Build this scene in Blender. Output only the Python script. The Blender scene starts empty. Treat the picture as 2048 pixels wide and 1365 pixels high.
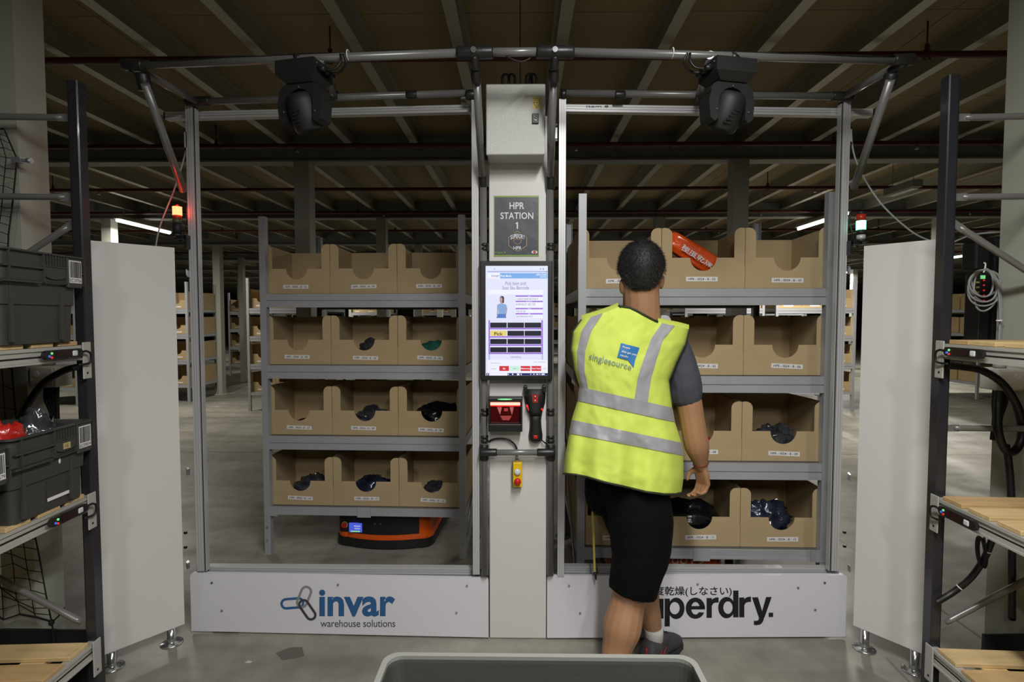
import bpy, bmesh, math, random
from mathutils import Vector, Matrix, noise

# ---------------------------------------------------------------- camera, world, lamps, exposure
SC = bpy.context.scene
COL = SC.collection
F_PX, CU, CV = 1081.0, 1024.0, 682.5
CAM_H = 1.60
PITCH = math.atan((682.5 - 635.0) / F_PX)
YAW = math.atan((1040.0 - 1024.0) / F_PX)
cam_d = bpy.data.cameras.new('camera')
cam_d.sensor_width = 36.0
cam_d.lens = F_PX / 2048.0 * 36.0
cam_d.clip_start = 0.05
cam_d.clip_end = 200
cam = bpy.data.objects.new('camera', cam_d)
COL.objects.link(cam)
cam.location = (0, 0, CAM_H)
cam.rotation_euler = (math.radians(90) - PITCH, 0, YAW)
SC.camera = cam

w = bpy.data.worlds.new('world')
SC.world = w
w.use_nodes = True
w.node_tree.nodes['Background'].inputs[0].default_value = (0.9, 0.95, 1.0, 1)
w.node_tree.nodes['Background'].inputs[1].default_value = 0.015

SC.view_settings.view_transform = 'Standard'
SC.view_settings.look = 'None'
SC.view_settings.exposure = 0.0
SC.view_settings.gamma = 1.0
SC.view_settings.use_curve_mapping = False
SC.cycles.use_denoising = True
SC.cycles.max_bounces = 6
SC.cycles.diffuse_bounces = 4
SC.cycles.glossy_bounces = 3
SC.cycles.transparent_max_bounces = 8
SC.cycles.sample_clamp_indirect = 4.0
SC.cycles.caustics_reflective = False
SC.cycles.caustics_refractive = False

def area_lamp(name, loc, sx, sy, power, col=(1, 0.985, 0.955), rot=(0, 0, 0)):
    d = bpy.data.lights.new(name, 'AREA')
    d.shape = 'RECTANGLE'
    d.size, d.size_y = sx, sy
    d.energy = power
    d.color = col
    o = bpy.data.objects.new(name, d)
    o.location = loc
    o.rotation_euler = rot
    COL.objects.link(o)
    return o

# fluorescent lamps under the mezzanine: the ones over and behind the camera, and along the aisles further in
area_lamp('ceiling_lamp', (0.45, 0.45, 3.04), 0.14, 1.5, 84)
area_lamp('ceiling_lamp', (0.9, -1.8, 3.04), 0.14, 1.5, 58)
area_lamp('ceiling_lamp', (-0.7, -1.8, 3.04), 0.14, 1.5, 42)
for lx, ly, p in ((-5.73, 8.25, 75), (4.35, 7.95, 120), (9.8, 12.2, 150), (-11.0, 9.0, 120), (9.9, 17.2, 150),
                  (-0.6, 13.2, 36), (-6.4, 17.5, 110), (4.4, 13.2, 36), (-0.6, 21.0, 140), (6.0, 23.0, 140), (-9.0, 23.0, 140)):
    area_lamp('ceiling_lamp', (lx, ly, 2.95), 0.14, 1.2, p, (1, 0.95, 0.86))

# ---------------------------------------------------------------- picture geometry helpers (real planes in the room)
_fw = Vector((-math.sin(YAW) * math.cos(PITCH), math.cos(YAW) * math.cos(PITCH), -math.sin(PITCH)))
_rt = Vector((math.cos(YAW), math.sin(YAW), 0))
_up = _rt.cross(_fw)
_org = Vector((0, 0, CAM_H))

def ray(u, v):
    return _fw + _rt * ((u - CU) / F_PX) + _up * ((CV - v) / F_PX)

def at(u, v, Y):
    """the point of the vertical plane y = Y that lies on a line of sight"""
    r = ray(u, v)
    return _org + r * (Y / r.y)

def fl(u, v, z=0.0):
    r = ray(u, v)
    return _org + r * ((z - CAM_H) / r.z)

# ---------------------------------------------------------------- materials
def s2l(c):
    c = c / 255.0
    return c / 12.92 if c <= 0.04045 else ((c + 0.055) / 1.055) ** 2.4

def rgb(r, g, b):
    return (s2l(r), s2l(g), s2l(b), 1.0)

def M(name, col, rough=0.5, metal=0.0, var=None, bump=None, emit=0.0, coat=0.0, spec=0.5, alpha=1.0, stretch=None):
    m = bpy.data.materials.new(name)
    m.use_nodes = True
    nt = m.node_tree
    b = nt.nodes['Principled BSDF']
    c = rgb(*col)
    b.inputs['Base Color'].default_value = c
    b.inputs['Roughness'].default_value = rough
    b.inputs['Metallic'].default_value = metal
    b.inputs['Specular IOR Level'].default_value = spec
    if coat:
        b.inputs['Coat Weight'].default_value = coat
        b.inputs['Coat Roughness'].default_value = 0.08
    if emit:
        b.inputs['Emission Color'].default_value = c
        b.inputs['Emission Strength'].default_value = emit
    if alpha < 1:
        b.inputs['Alpha'].default_value = alpha
    if var or bump:
        tc = nt.nodes.new('ShaderNodeTexCoord')
        src = tc.outputs['Object']
        if stretch:
            mp = nt.nodes.new('ShaderNodeMapping')
            mp.inputs['Scale'].default_value = stretch
            nt.links.new(src, mp.inputs[0])
            src = mp.outputs[0]
    if var:
        scale, amt = var
        n = nt.nodes.new('ShaderNodeTexNoise')
        n.inputs['Scale'].default_value = scale
        n.inputs['Detail'].default_value = 5
        nt.links.new(src, n.inputs['Vector'])
        mr = nt.nodes.new('ShaderNodeMapRange')
        mr.inputs[1].default_value = 0.3
        mr.inputs[2].default_value = 0.7
        mr.inputs[3].default_value = 1 - amt
        mr.inputs[4].default_value = 1 + amt
        nt.links.new(n.outputs['Fac'], mr.inputs[0])
        mx = nt.nodes.new('ShaderNodeVectorMath')
        mx.operation = 'SCALE'
        mx.inputs[0].default_value = c[:3]
        nt.links.new(mr.outputs[0], mx.inputs['Scale'])
        nt.links.new(mx.outputs[0], b.inputs['Base Color'])
    if bump:
        scale, st = bump
        n2 = nt.nodes.new('ShaderNodeTexNoise')
        n2.inputs['Scale'].default_value = scale
        n2.inputs['Detail'].default_value = 4
        nt.links.new(src, n2.inputs['Vector'])
        bp = nt.nodes.new('ShaderNodeBump')
        bp.inputs['Strength'].default_value = st
        bp.inputs['Distance'].default_value = 0.01
        nt.links.new(n2.outputs['Fac'], bp.inputs['Height'])
        nt.links.new(bp.outputs[0], b.inputs['Normal'])
    return m

def floor_material():
    m = bpy.data.materials.new('polished_concrete')
    m.use_nodes = True
    nt = m.node_tree
    N, L = nt.nodes, nt.links
    b = N['Principled BSDF']
    tc = N.new('ShaderNodeTexCoord')
    def noise_ramp(scale, stops, detail=6, sc=(1, 1, 1)):
        mp = N.new('ShaderNodeMapping'); mp.inputs['Scale'].default_value = sc
        L.new(tc.outputs['Object'], mp.inputs[0])
        n = N.new('ShaderNodeTexNoise'); n.inputs['Scale'].default_value = scale; n.inputs['Detail'].default_value = detail
        L.new(mp.outputs[0], n.inputs['Vector'])
        r = N.new('ShaderNodeValToRGB')
        e = r.color_ramp.elements
        e[0].position, e[0].color = stops[0]
        e[1].position, e[1].color = stops[1]
        L.new(n.outputs['Fac'], r.inputs[0])
        return r.outputs[0]
    big = noise_ramp(0.7, ((0.34, rgb(128, 126, 116)), (0.68, rgb(170, 167, 155))))
    fine = noise_ramp(9, ((0.3, (0.82, 0.82, 0.82, 1)), (0.7, (1.1, 1.1, 1.1, 1))), 8)
    streak = noise_ramp(1.6, ((0.46, (1, 1, 1, 1)), (0.7, (0.7, 0.7, 0.69, 1))), 6, (0.5, 2.4, 1))
    m1 = N.new('ShaderNodeMix'); m1.data_type = 'RGBA'; m1.blend_type = 'MULTIPLY'; m1.inputs[0].default_value = 1
    L.new(big, m1.inputs[6]); L.new(fine, m1.inputs[7])
    m2 = N.new('ShaderNodeMix'); m2.data_type = 'RGBA'; m2.blend_type = 'MULTIPLY'; m2.inputs[0].default_value = 1
    L.new(m1.outputs[2], m2.inputs[6]); L.new(streak, m2.inputs[7])
    L.new(m2.outputs[2], b.inputs['Base Color'])
    b.inputs['Specular IOR Level'].default_value = 0.35
    rr = noise_ramp(2.2, ((0.3, (0.36, 0.36, 0.36, 1)), (0.7, (0.56, 0.56, 0.56, 1))))
    L.new(rr, b.inputs['Roughness'])
    return m

MAT = {}
def mk(key, *a, **k):
    MAT[key] = M(key, *a, **k)

mk('chipboard', (150, 133, 99), 0.8, var=(60, 0.12))
mk('galvanised', (172, 170, 156), 0.42, 0.35, var=(5, 0.18), stretch=(1, 0.15, 1))
mk('girder_paint', (138, 141, 136), 0.55, var=(3, 0.06))
mk('column_paint', (168, 170, 158), 0.5, var=(2, 0.05))
mk('red_pipe', (84, 26, 22), 0.5)
mk('far_wall', (90, 90, 86), 0.8)
mk('aluminium', (190, 191, 193), 0.38, 0.2, bump=(150, 0.05), stretch=(1, 1, 0.02))
mk('aluminium_dark', (120, 121, 124), 0.4, 0.4)
mk('rack_steel', (172, 174, 179), 0.42, 0.15, var=(6, 0.05))
mk('rack_deck', (120, 122, 126), 0.5, 0.3)
mk('blue_steel', (40, 48, 120), 0.4)
mk('zinc', (190, 196, 204), 0.28, 0.75)
mk('chrome', (200, 202, 205), 0.18, 0.9)
mk('cardboard', (184, 162, 124), 0.85, var=(3.5, 0.07), bump=(90, 0.04))
mk('cardboard_inside', (170, 141, 98), 0.9, var=(4, 0.06))
mk('cardboard_pale', (184, 160, 118), 0.85, var=(3, 0.06))
mk('white_board', (218, 216, 223), 0.4, var=(1.5, 0.012))
mk('white_panel', (216, 214, 211), 0.42, var=(2, 0.012))
mk('panel_edge', (150, 146, 138), 0.6)
mk('white_paint', (212, 210, 207), 0.4)
mk('enclosure_paint', (190, 192, 187), 0.3, 0.0, bump=(330, 0.22), coat=0.1)
mk('tube_grey', (124, 124, 122), 0.3, 0.25)
mk('black_plastic', (26, 26, 27), 0.42)
mk('black_joint', (34, 34, 35), 0.38, bump=(120, 0.05))
mk('matte_black', (24, 25, 25), 0.6)
mk('black_rubber', (18, 18, 18), 0.7)
mk('dark_steel', (44, 44, 49), 0.3, 0.0, coat=0.25, bump=(60, 0.03))
mk('tote_grey', (64, 64, 60), 0.5, bump=(60, 0.06), var=(4, 0.06))
mk('tote_inside', (60, 60, 57), 0.55, var=(4, 0.08))
mk('tote_rim', (128, 128, 124), 0.4)
mk('wood', (208, 180, 130), 0.6, var=(7, 0.14), bump=(40, 0.06), stretch=(0.3, 4, 4))
mk('wood_dark', (192, 160, 112), 0.65, var=(7, 0.14), stretch=(0.3, 4, 4))
mk('beam_grey', (182, 181, 174), 0.45, 0.15)
mk('label_white', (232, 230, 228), 0.5)
mk('ink', (22, 22, 24), 0.6)
mk('ink_grey', (62, 62, 64), 0.6)
mk('logo_blue', (44, 94, 144), 0.5)
mk('logo_grey', (138, 136, 139), 0.5)
mk('logo_dark', (66, 64, 66), 0.5)
mk('orange', (226, 92, 18), 0.32, coat=0.3)
mk('yellow', (232, 192, 22), 0.4)
mk('red_button', (200, 32, 26), 0.35)
mk('button_white', (215, 215, 216), 0.35)
mk('skin', (162, 120, 88), 0.5, var=(9, 0.06))
mk('skin_ear', (190, 132, 104), 0.5)
mk('hair', (24, 22, 20), 0.65, var=(30, 0.3))
mk('vest', (204, 221, 92), 0.72, bump=(260, 0.08), var=(5, 0.03))
mk('reflective', (158, 158, 162), 0.4, bump=(300, 0.06))
mk('vest_binding', (38, 46, 24), 0.7)
mk('vest_print_blue', (44, 116, 178), 0.6)
mk('vest_print_grey', (128, 150, 140), 0.6)
mk('tshirt', (66, 67, 77), 0.85, bump=(220, 0.1), var=(12, 0.06))
mk('shorts', (6, 6, 7), 0.9, bump=(160, 0.1), spec=0.15)
mk('sock', (192, 190, 186), 0.85)
mk('shoe', (58, 58, 60), 0.7, bump=(120, 0.25), var=(40, 0.3))
mk('shoe_red', (120, 24, 30), 0.6)
mk('sole', (40, 40, 41), 0.7)
mk('plastic_black_bag', (16, 17, 22), 0.2, coat=0.6, bump=(22, 0.6))
mk('plastic_clear_bag', (62, 64, 70), 0.14, coat=0.9, bump=(20, 1.0), var=(9, 0.6))
mk('plastic_blue_bag', (38, 43, 62), 0.16, coat=0.8, bump=(20, 1.0), var=(9, 0.6))
mk('plastic_orange_bag', (232, 88, 34), 0.25, coat=0.7, bump=(22, 0.7))
mk('plastic_red_bag', (196, 40, 34), 0.25, coat=0.6, bump=(18, 0.5), var=(10, 0.3))
mk('plastic_teal', (40, 104, 92), 0.3, coat=0.5, bump=(20, 0.5))
mk('cable_grey', (150, 152, 152), 0.45)
mk('cable_black', (16, 16, 17), 0.45)
mk('junction_white', (204, 203, 192), 0.45)
mk('net', (20, 20, 20), 0.8)
mk('poster_green', (126, 160, 60), 0.4)
mk('poster_dark', (60, 64, 71), 0.4, coat=0.12, bump=(9, 0.25), var=(5, 0.18))
mk('poster_white', (226, 226, 228), 0.4)
mk('poster_gold', (196, 158, 84), 0.4)
mk('poster_navy', (44, 42, 66), 0.4)
mk('poster_red', (196, 50, 60), 0.4)
mk('warning_yellow', (206, 190, 96), 0.5)
mk('lamp_tube', (255, 252, 244), 0.5, emit=9.0)
mk('lamp_body', (150, 150, 146), 0.5)
mk('red_lens_lit', (255, 64, 38), 0.3, emit=16.0)
mk('red_lens_glow', (255, 214, 150), 0.3, emit=5.0)
mk('red_lens', (170, 44, 30), 0.3)
mk('green_lens', (70, 84, 50), 0.3)
mk('green_lens_lit', (120, 255, 200), 0.3, emit=5.0)
mk('scan_bar', (255, 150, 130), 0.3, emit=2.2)
mk('scan_bar_glow', (255, 40, 40), 0.3, emit=0.9)
mk('scan_glass', (70, 10, 14), 0.12, coat=0.6)
mk('scan_pale', (196, 112, 112), 0.3)
mk('scan_pink', (178, 74, 74), 0.3)
mk('led_green', (120, 220, 140), 0.3, emit=0.6)
mk('led_blue', (60, 110, 220), 0.3, emit=0.4)
mk('led_red', (220, 40, 40), 0.3, emit=0.5)
mk('floor_patch', (92, 88, 80), 0.45)
mk('floor_scrap', (190, 188, 180), 0.6)
MAT['floor'] = floor_material()
for key, c, e in (('scr_bg', (226, 228, 250), 1.0), ('scr_white', (240, 241, 254), 1.0), ('scr_blue', (118, 172, 232), 1.0),
                  ('scr_grey', (176, 190, 226), 1.0), ('scr_text', (120, 124, 160), 1.0), ('scr_purple', (154, 112, 216), 1.0),
                  ('scr_black', (34, 34, 52), 0.8), ('scr_yellow', (232, 210, 122), 1.0), ('scr_red', (212, 52, 58), 1.0),
                  ('scr_green', (204, 240, 224), 1.0), ('scr_task', (44, 50, 110), 0.9), ('scr_tee', (140, 178, 226), 0.9),
                  ('scr_skin', (206, 170, 162), 0.8), ('scr_hair', (70, 62, 76), 0.8), ('scr_jean', (92, 130, 200), 0.9),
                  ('agv_screen', (74, 92, 208), 1.0), ('agv_green', (140, 220, 140), 1.0), ('digit_red', (40, 8, 8), 0.4)):
    m = M(key, (0, 0, 0), 0.4)
    bs = m.node_tree.nodes['Principled BSDF']
    bs.inputs['Emission Color'].default_value = rgb(*c)
    bs.inputs['Emission Strength'].default_value = e
    MAT[key] = m
# ---------------------------------------------------------------- mesh helpers
class MB:
    """collects simple shapes, then links them as ONE mesh object"""
    def __init__(self):
        self.v, self.f, self.s = [], [], []
    def add(self, verts, faces, smooth=False):
        o = len(self.v)
        self.v += [tuple(p) for p in verts]
        self.f += [tuple(i + o for i in f) for f in faces]
        self.s += [smooth] * len(faces)
        return self
    def hexa(self, p):
        return self.add(p, [(0, 3, 2, 1), (4, 5, 6, 7), (0, 1, 5, 4), (1, 2, 6, 5), (2, 3, 7, 6), (3, 0, 4, 7)])
    def box(self, x0, x1, y0, y1, z0, z1, mat=None):
        p = [Vector(q) for q in ((x0, y0, z0), (x1, y0, z0), (x1, y1, z0), (x0, y1, z0), (x0, y0, z1), (x1, y0, z1), (x1, y1, z1), (x0, y1, z1))]
        if mat is not None:
            p = [mat @ q for q in p]
        return self.hexa(p)
    def rbox(self, x0, x1, y0, y1, z0, z1, r=0.005, seg=2, mat=None):
        bm = bmesh.new()
        bmesh.ops.create_cube(bm, size=1)
        for q in bm.verts:
            q.co = Vector(((x0 + x1) / 2 + q.co.x * (x1 - x0), (y0 + y1) / 2 + q.co.y * (y1 - y0), (z0 + z1) / 2 + q.co.z * (z1 - z0)))
        bmesh.ops.bevel(bm, geom=bm.edges[:], offset=r, segments=seg, profile=0.5, affect='EDGES')
        bm.verts.index_update()
        vs = [q.co.copy() for q in bm.verts]
        fs = [[q.index for q in f.verts] for f in bm.faces]
        bm.free()
        if mat is not None:
            vs = [mat @ q for q in vs]
        return self.add(vs, fs)
    def tube(self, pts, r, n=10, cap=True, closed=False):
        pts = [Vector(p) for p in pts]
        k = len(pts)
        rs = r if isinstance(r, (list, tuple)) else [r] * k
        vs, ref = [], None
        for i, p in enumerate(pts):
            a = pts[(i - 1) % k] if (closed or i > 0) else p
            b = pts[(i + 1) % k] if (closed or i < k - 1) else p
            t = (b - a).normalized()
            if ref is None:
                ref = t.orthogonal().normalized()
            ref = (ref - t * ref.dot(t))
            ref = ref.normalized() if ref.length > 1e-6 else t.orthogonal().normalized()
            q = t.cross(ref)
            for j in range(n):
                an = 2 * math.pi * j / n
                vs.append(p + (ref * math.cos(an) + q * math.sin(an)) * rs[i])
        fs = []
        for i in range(k if closed else k - 1):
            i2 = (i + 1) % k
            for j in range(n):
                j2 = (j + 1) % n
                fs.append((i * n + j, i * n + j2, i2 * n + j2, i2 * n + j))
        self.add(vs, fs, True)
        if cap and not closed:
            o = len(self.v) - len(vs)
            self.f += [tuple(o + j for j in range(n))[::-1], tuple(o + (k - 1) * n + j for j in range(n))]
            self.s += [False, False]
        return self
    def lathe(self, prof, n=20, mat=None):
        """profile of (r, z) turned about z"""
        vs = [Vector((r * math.cos(2 * math.pi * j / n), r * math.sin(2 * math.pi * j / n), z)) for r, z in prof for j in range(n)]
        if mat is not None:
            vs = [mat @ q for q in vs]
        fs = []
        for i in range(len(prof) - 1):
            for j in range(n):
                j2 = (j + 1) % n
                fs.append((i * n + j, i * n + j2, (i + 1) * n + j2, (i + 1) * n + j))
        fs.append(tuple(range(n))[::-1])
        fs.append(tuple((len(prof) - 1) * n + j for j in range(n)))
        return self.add(vs, fs, True)
    def prism(self, poly, org, ax, ay, depth):
        """polygon in the plane (ax, ay), thickened along ax x ay"""
        ax, ay, org = Vector(ax), Vector(ay), Vector(org)
        nz = ax.cross(ay).normalized() * depth
        n = len(poly)
        vs = [org + ax * x + ay * y for x, y in poly] + [org + ax * x + ay * y + nz for x, y in poly]
        fs = [tuple(range(n))[::-1], tuple(range(n, 2 * n))]
        fs += [(i, (i + 1) % n, n + (i + 1) % n, n + i) for i in range(n)]
        return self.add(vs, fs)
    def grid(self, fn, nu, nv, smooth=True):
        vs = [fn(i / nu, j / nv) for j in range(nv + 1) for i in range(nu + 1)]
        fs = [(j * (nu + 1) + i, j * (nu + 1) + i + 1, (j + 1) * (nu + 1) + i + 1, (j + 1) * (nu + 1) + i) for j in range(nv) for i in range(nu)]
        return self.add(vs, fs, smooth)
    def ball(self, c, rx, ry, rz, nu=16, nv=10, fn=None):
        c = Vector(c)
        vs = []
        for j in range(nv + 1):
            ph = math.pi * j / nv
            for i in range(nu):
                th = 2 * math.pi * i / nu
                d = Vector((math.sin(ph) * math.cos(th), math.sin(ph) * math.sin(th), math.cos(ph)))
                k = fn(d) if fn else 1.0
                vs.append(c + Vector((d.x * rx, d.y * ry, d.z * rz)) * k)
        fs = [(j * nu + i, (j + 1) * nu + i, (j + 1) * nu + (i + 1) % nu, j * nu + (i + 1) % nu) for j in range(nv) for i in range(nu)]
        return self.add(vs, fs, True)
    def mesh(self, name, fix=False):
        me = bpy.data.meshes.new(name)
        me.from_pydata(self.v, [], self.f)
        me.polygons.foreach_set('use_smooth', self.s)
        me.update()
        return me
    def build(self, name, mat, parent=None, world=True, each=False):
        if each:
            out = None
            for part in self.islands():
                o = part.build(name, mat, parent, world)
                out = out or o
            return out
        me = self.mesh(name)
        me.materials.append(MAT[mat])
        return put(name, me, parent, world)

def _islands(self):
    root = list(range(len(self.v)))
    def find(i):
        while root[i] != i:
            root[i] = root[root[i]]; i = root[i]
        return i
    for f in self.f:
        a = find(f[0])
        for i in f[1:]:
            root[find(i)] = a
    parts = {}
    for f, sm in zip(self.f, self.s):
        parts.setdefault(find(f[0]), []).append((f, sm))
    out = []
    for fs in parts.values():
        idx, m = {}, MB()
        for f, sm in fs:
            for i in f:
                if i not in idx:
                    idx[i] = len(m.v); m.v.append(self.v[i])
            m.f.append(tuple(idx[i] for i in f)); m.s.append(sm)
        out.append(m)
    return out
MB.islands = _islands

def put(name, me, parent=None, world=True):
    o = bpy.data.objects.new(name, me)
    COL.objects.link(o)
    if parent is not None:
        o.parent = parent
        if world:
            o.matrix_parent_inverse = parent.matrix_basis.inverted() if parent.parent is None else \
                (parent.parent.matrix_basis @ parent.matrix_parent_inverse @ parent.matrix_basis).inverted()
    return o

def tag(o, label=None, cat=None, group=None, kind=None):
    if label: o['label'] = label
    if cat: o['category'] = cat
    if group: o['group'] = group
    if kind: o['kind'] = kind
    return o

def thing(name, label, cat, loc=(0, 0, 0), rz=0.0, group=None, kind=None):
    o = bpy.data.objects.new(name, None)
    COL.objects.link(o)
    o.location = loc
    o.rotation_euler = (0, 0, rz)
    o.empty_display_size = 0.1
    o.matrix_basis = Matrix.Translation(Vector(loc)) @ Matrix.Rotation(rz, 4, 'Z')
    return tag(o, label, cat, group, kind)

def copy_tree(o, parent=None):
    c = o.copy()
    COL.objects.link(c)
    if parent is not None:
        c.parent = parent
    for ch in list(o.children):
        copy_tree(ch, c)
    return c

_textcache = {}
def text_mesh(body, bold=0.0, space=1.0):
    key = (body, bold, space)
    if key in _textcache:
        return _textcache[key]
    cu = bpy.data.curves.new('text', 'FONT')
    cu.body = body
    cu.size = 1.0
    cu.offset = bold
    cu.space_character = space
    cu.resolution_u = 3
    ob = bpy.data.objects.new('text', cu)
    COL.objects.link(ob)
    bpy.context.view_layer.update()
    me = bpy.data.meshes.new_from_object(ob.evaluated_get(bpy.context.evaluated_depsgraph_get()))
    bpy.data.objects.remove(ob)
    vs = [q.co.copy() for q in me.vertices]
    fs = [tuple(p.vertices) for p in me.polygons]
    bpy.data.meshes.remove(me)
    x0, x1 = min(q.x for q in vs), max(q.x for q in vs)
    y0, y1 = min(q.y for q in vs), max(q.y for q in vs)
    _textcache[key] = ([((q.x - x0) / (x1 - x0), (q.y - y0) / max(1e-6, (y1 - y0))) for q in vs], fs)
    return _textcache[key]

def text(mb, body, org, ax, ay, bold=0.0, space=1.0):
    """flat lettering: org = lower left corner, ax = whole width, ay = whole height"""
    vs, fs = text_mesh(body, bold, space)
    org, ax, ay = Vector(org), Vector(ax), Vector(ay)
    mb.add([org + ax * x + ay * y for x, y in vs], fs)
    return mb

def text_px(mb, body, u0, v0, u1, v1, Y, bold=0.0, space=1.0):
    """lettering on a plane facing the camera side: upper left and lower right corner by line of sight at y = Y"""
    a, b, c = at(u0, v1, Y), at(u1, v1, Y), at(u0, v0, Y)
    return text(mb, body, a, b - a, c - a, bold, space)

def quad_px(mb, u0, v0, u1, v1, Y):
    return mb.add([at(u0, v1, Y), at(u1, v1, Y), at(u1, v0, Y), at(u0, v0, Y)], [(0, 1, 2, 3)])

def px_box(mb, u0, v0, u1, v1, Y0, Y1, r=0.0, seg=2):
    a, b = at(u0, v1, Y0), at(u1, v0, Y0)
    if r:
        return mb.rbox(a.x, b.x, Y0, Y1, a.z, b.z, r, seg)
    return mb.box(a.x, b.x, Y0, Y1, a.z, b.z)

def arc(cx, cy, r, a0, a1, n):
    return [(cx + r * math.cos(math.radians(a0 + (a1 - a0) * i / n)), cy + r * math.sin(math.radians(a0 + (a1 - a0) * i / n))) for i in range(n + 1)]

def spline(pts, n=8):
    """smooth polyline through points"""
    pts = [Vector(p) for p in pts]
    out = []
    for i in range(len(pts) - 1):
        p0, p1, p2, p3 = pts[max(0, i - 1)], pts[i], pts[i + 1], pts[min(len(pts) - 1, i + 2)]
        for k in range(n):
            t = k / n
            out.append(0.5 * ((2 * p1) + (p2 - p0) * t + (2 * p0 - 5 * p1 + 4 * p2 - p3) * t * t + (3 * p1 - p0 - 3 * p2 + p3) * t ** 3))
    out.append(pts[-1])
    return out

random.seed(7)

# ---------------------------------------------------------------- the setting
CEIL_B, PUR_B, GIR_B = 3.33, 3.19, 3.072
GX = [-2.135 + 4.2 * k for k in range(-5, 6)]
mb = MB(); mb.box(-26, 26, -5, 42, -0.2, 0.0)
floor = tag(mb.build('floor', 'floor'), 'grey polished concrete warehouse floor', None, None, 'structure')
mb = MB(); mb.box(-26, 26, 42, 42.2, 0, CEIL_B + 0.2)
tag(mb.build('wall_back', 'far_wall'), 'dark far end wall of the warehouse', None, None, 'structure')
mb = MB(); mb.box(-26.2, -26, -5, 42, 0, CEIL_B + 0.2)
tag(mb.build('wall_left', 'far_wall'), 'dark side wall far off beyond the racks', None, None, 'structure')
mb = MB(); mb.box(26, 26.2, -5, 42, 0, CEIL_B + 0.2)
tag(mb.build('wall_right', 'far_wall'), 'dark side wall far off on the other side', None, None, 'structure')
mb = MB(); mb.box(-26, 26, -5.2, -5, 0, CEIL_B + 0.2)
tag(mb.build('wall_front', 'far_wall'), 'wall behind the camera', None, None, 'structure')

mb = MB(); mb.box(-26, 26, -5, 42, CEIL_B + 0.022, CEIL_B + 0.2)
ceiling = tag(mb.build('ceiling', 'chipboard'), 'brown chipboard underside of the mezzanine floor', None, None, 'structure')
pm = MB(); pm.box(0.003, 2.437, 0.003, 1.197, 0, 0.022)
pmesh = pm.mesh('ceiling_panel'); pmesh.materials.append(MAT['chipboard'])
for i in range(-5, 5):
    for j in range(0, 14):
        o = put('ceiling_panel', pmesh, ceiling)
        o.location = (i * 2.44, -1.65 + j * 1.2, CEIL_B)
pm = MB(); pm.box(-26, 26, -1.65 + 14 * 1.2 + 0.003, 42, CEIL_B, CEIL_B + 0.022)
o = pm.build('ceiling_panel', 'chipboard', ceiling)

# steel purlins running away from the camera
sec = [(-0.034, 0.0), (0.034, 0.0), (0.034, 0.012), (0.031, 0.012), (0.031, 0.003), (0.0015, 0.003), (0.0015, 0.136),
       (0.05, 0.136), (0.05, 0.139), (-0.05, 0.139), (-0.05, 0.136), (-0.0015, 0.136), (-0.0015, 0.003), (-0.031, 0.003), (-0.031, 0.012), (-0.034, 0.012)]
pm = MB()
n = len(sec)
pv = [(x, y, z) for y in (-4.9, 41.9) for x, z in sec]
pf = [((i + 1) % n, i, n + i, n + (i + 1) % n) for i in range(n)]
pm.add(pv, pf)
pmesh = pm.mesh('purlin'); pmesh.materials.append(MAT['galvanised'])
for k in range(-30, 31):
    o = put('purlin', pmesh, ceiling)
    o.location = (0.243 + k * 0.605, 0, PUR_B)
# girders across
gm = MB()
gm.box(-26, 26, -0.075, 0.075, 0, 0.016)
gm.box(-26, 26, -0.006, 0.006, 0.016, 0.244)
gm.box(-26, 26, -0.075, 0.075, 0.244, 0.258)
gmesh = gm.mesh('girder'); gmesh.materials.append(MAT['girder_paint'])
GY = [-0.69, 2.30, 5.22, 8.14, 11.06, 13.98, 16.9, 19.8, 22.7, 25.6, 31.0, 37.0]
for y in GY:
    o = put('girder', gmesh, ceiling)
    o.location = (0, y, GIR_B)

# columns under the girders
cm = MB()
cm.box(-0.072, 0.072, -0.072, -0.064, 0, 3.072)
cm.box(-0.072, 0.072, 0.064, 0.072, 0, 3.072)
cm.box(-0.072, -0.064, -0.064, 0.064, 0, 3.072)
cm.box(0.064, 0.072, -0.064, 0.064, 0, 3.072)
cmesh = cm.mesh('column'); cmesh.materials.append(MAT['column_paint'])
bmx = MB(); bmx.rbox(-0.13, 0.13, -0.13, 0.13, 0, 0.015, 0.003)
bmesh_ = bmx.mesh('base_plate'); bmesh_.materials.append(MAT['column_paint'])
colnames = {(2.30, -1): 'pale steel column behind the rack of dark grey crates', (2.30, 1): 'pale steel column behind the empty slatted rack',
            (5.22, -1): 'dark column rising behind the rack over the blue screened robot', (5.22, 1): 'dark column rising behind the rack the man faces'}
k = 0
for y in GY[1:10]:
    for x in ((-2.14, 2.135) if y < 3 else (-6.2, -2.07, 2.07, 6.2) if y < 6 else (-10.3, -6.2, -2.07, 2.07, 6.2, 10.3)):
        lab = colnames.get((y, -1 if x < 0 else 1)) if abs(x) < 3 else None
        k += 1
        o = put('column', cmesh, None)
        o.location = (x, y + 0.0, 0)
        tag(o, lab or 'grey steel column far back under a ceiling girder', None, None if lab else 'far steel columns', 'structure')
        b = put('base_plate', bmesh_, o, world=False)
c = fl(488, 763)
o = put('column', cmesh, None); o.location = (c.x, c.y, 0); o.scale = (0.8, 0.8, 1)
tag(o, 'pale slim column standing alone in the aisle between the far racks', None, None, 'structure')
mb = MB(); mb.tube([(-24, 0, 0), (24, 0, 0)], 0.021, 8)
pipe_me = mb.mesh('sprinkler_pipe'); pipe_me.materials.append(MAT['red_pipe'])
hm = MB(); hm.box(-0.012, 0.012, -0.004, 0.004, 0, 0.06); hm.tube([(0, 0, 0.05), (0, 0, 0.19)], 0.005, 6)
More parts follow.
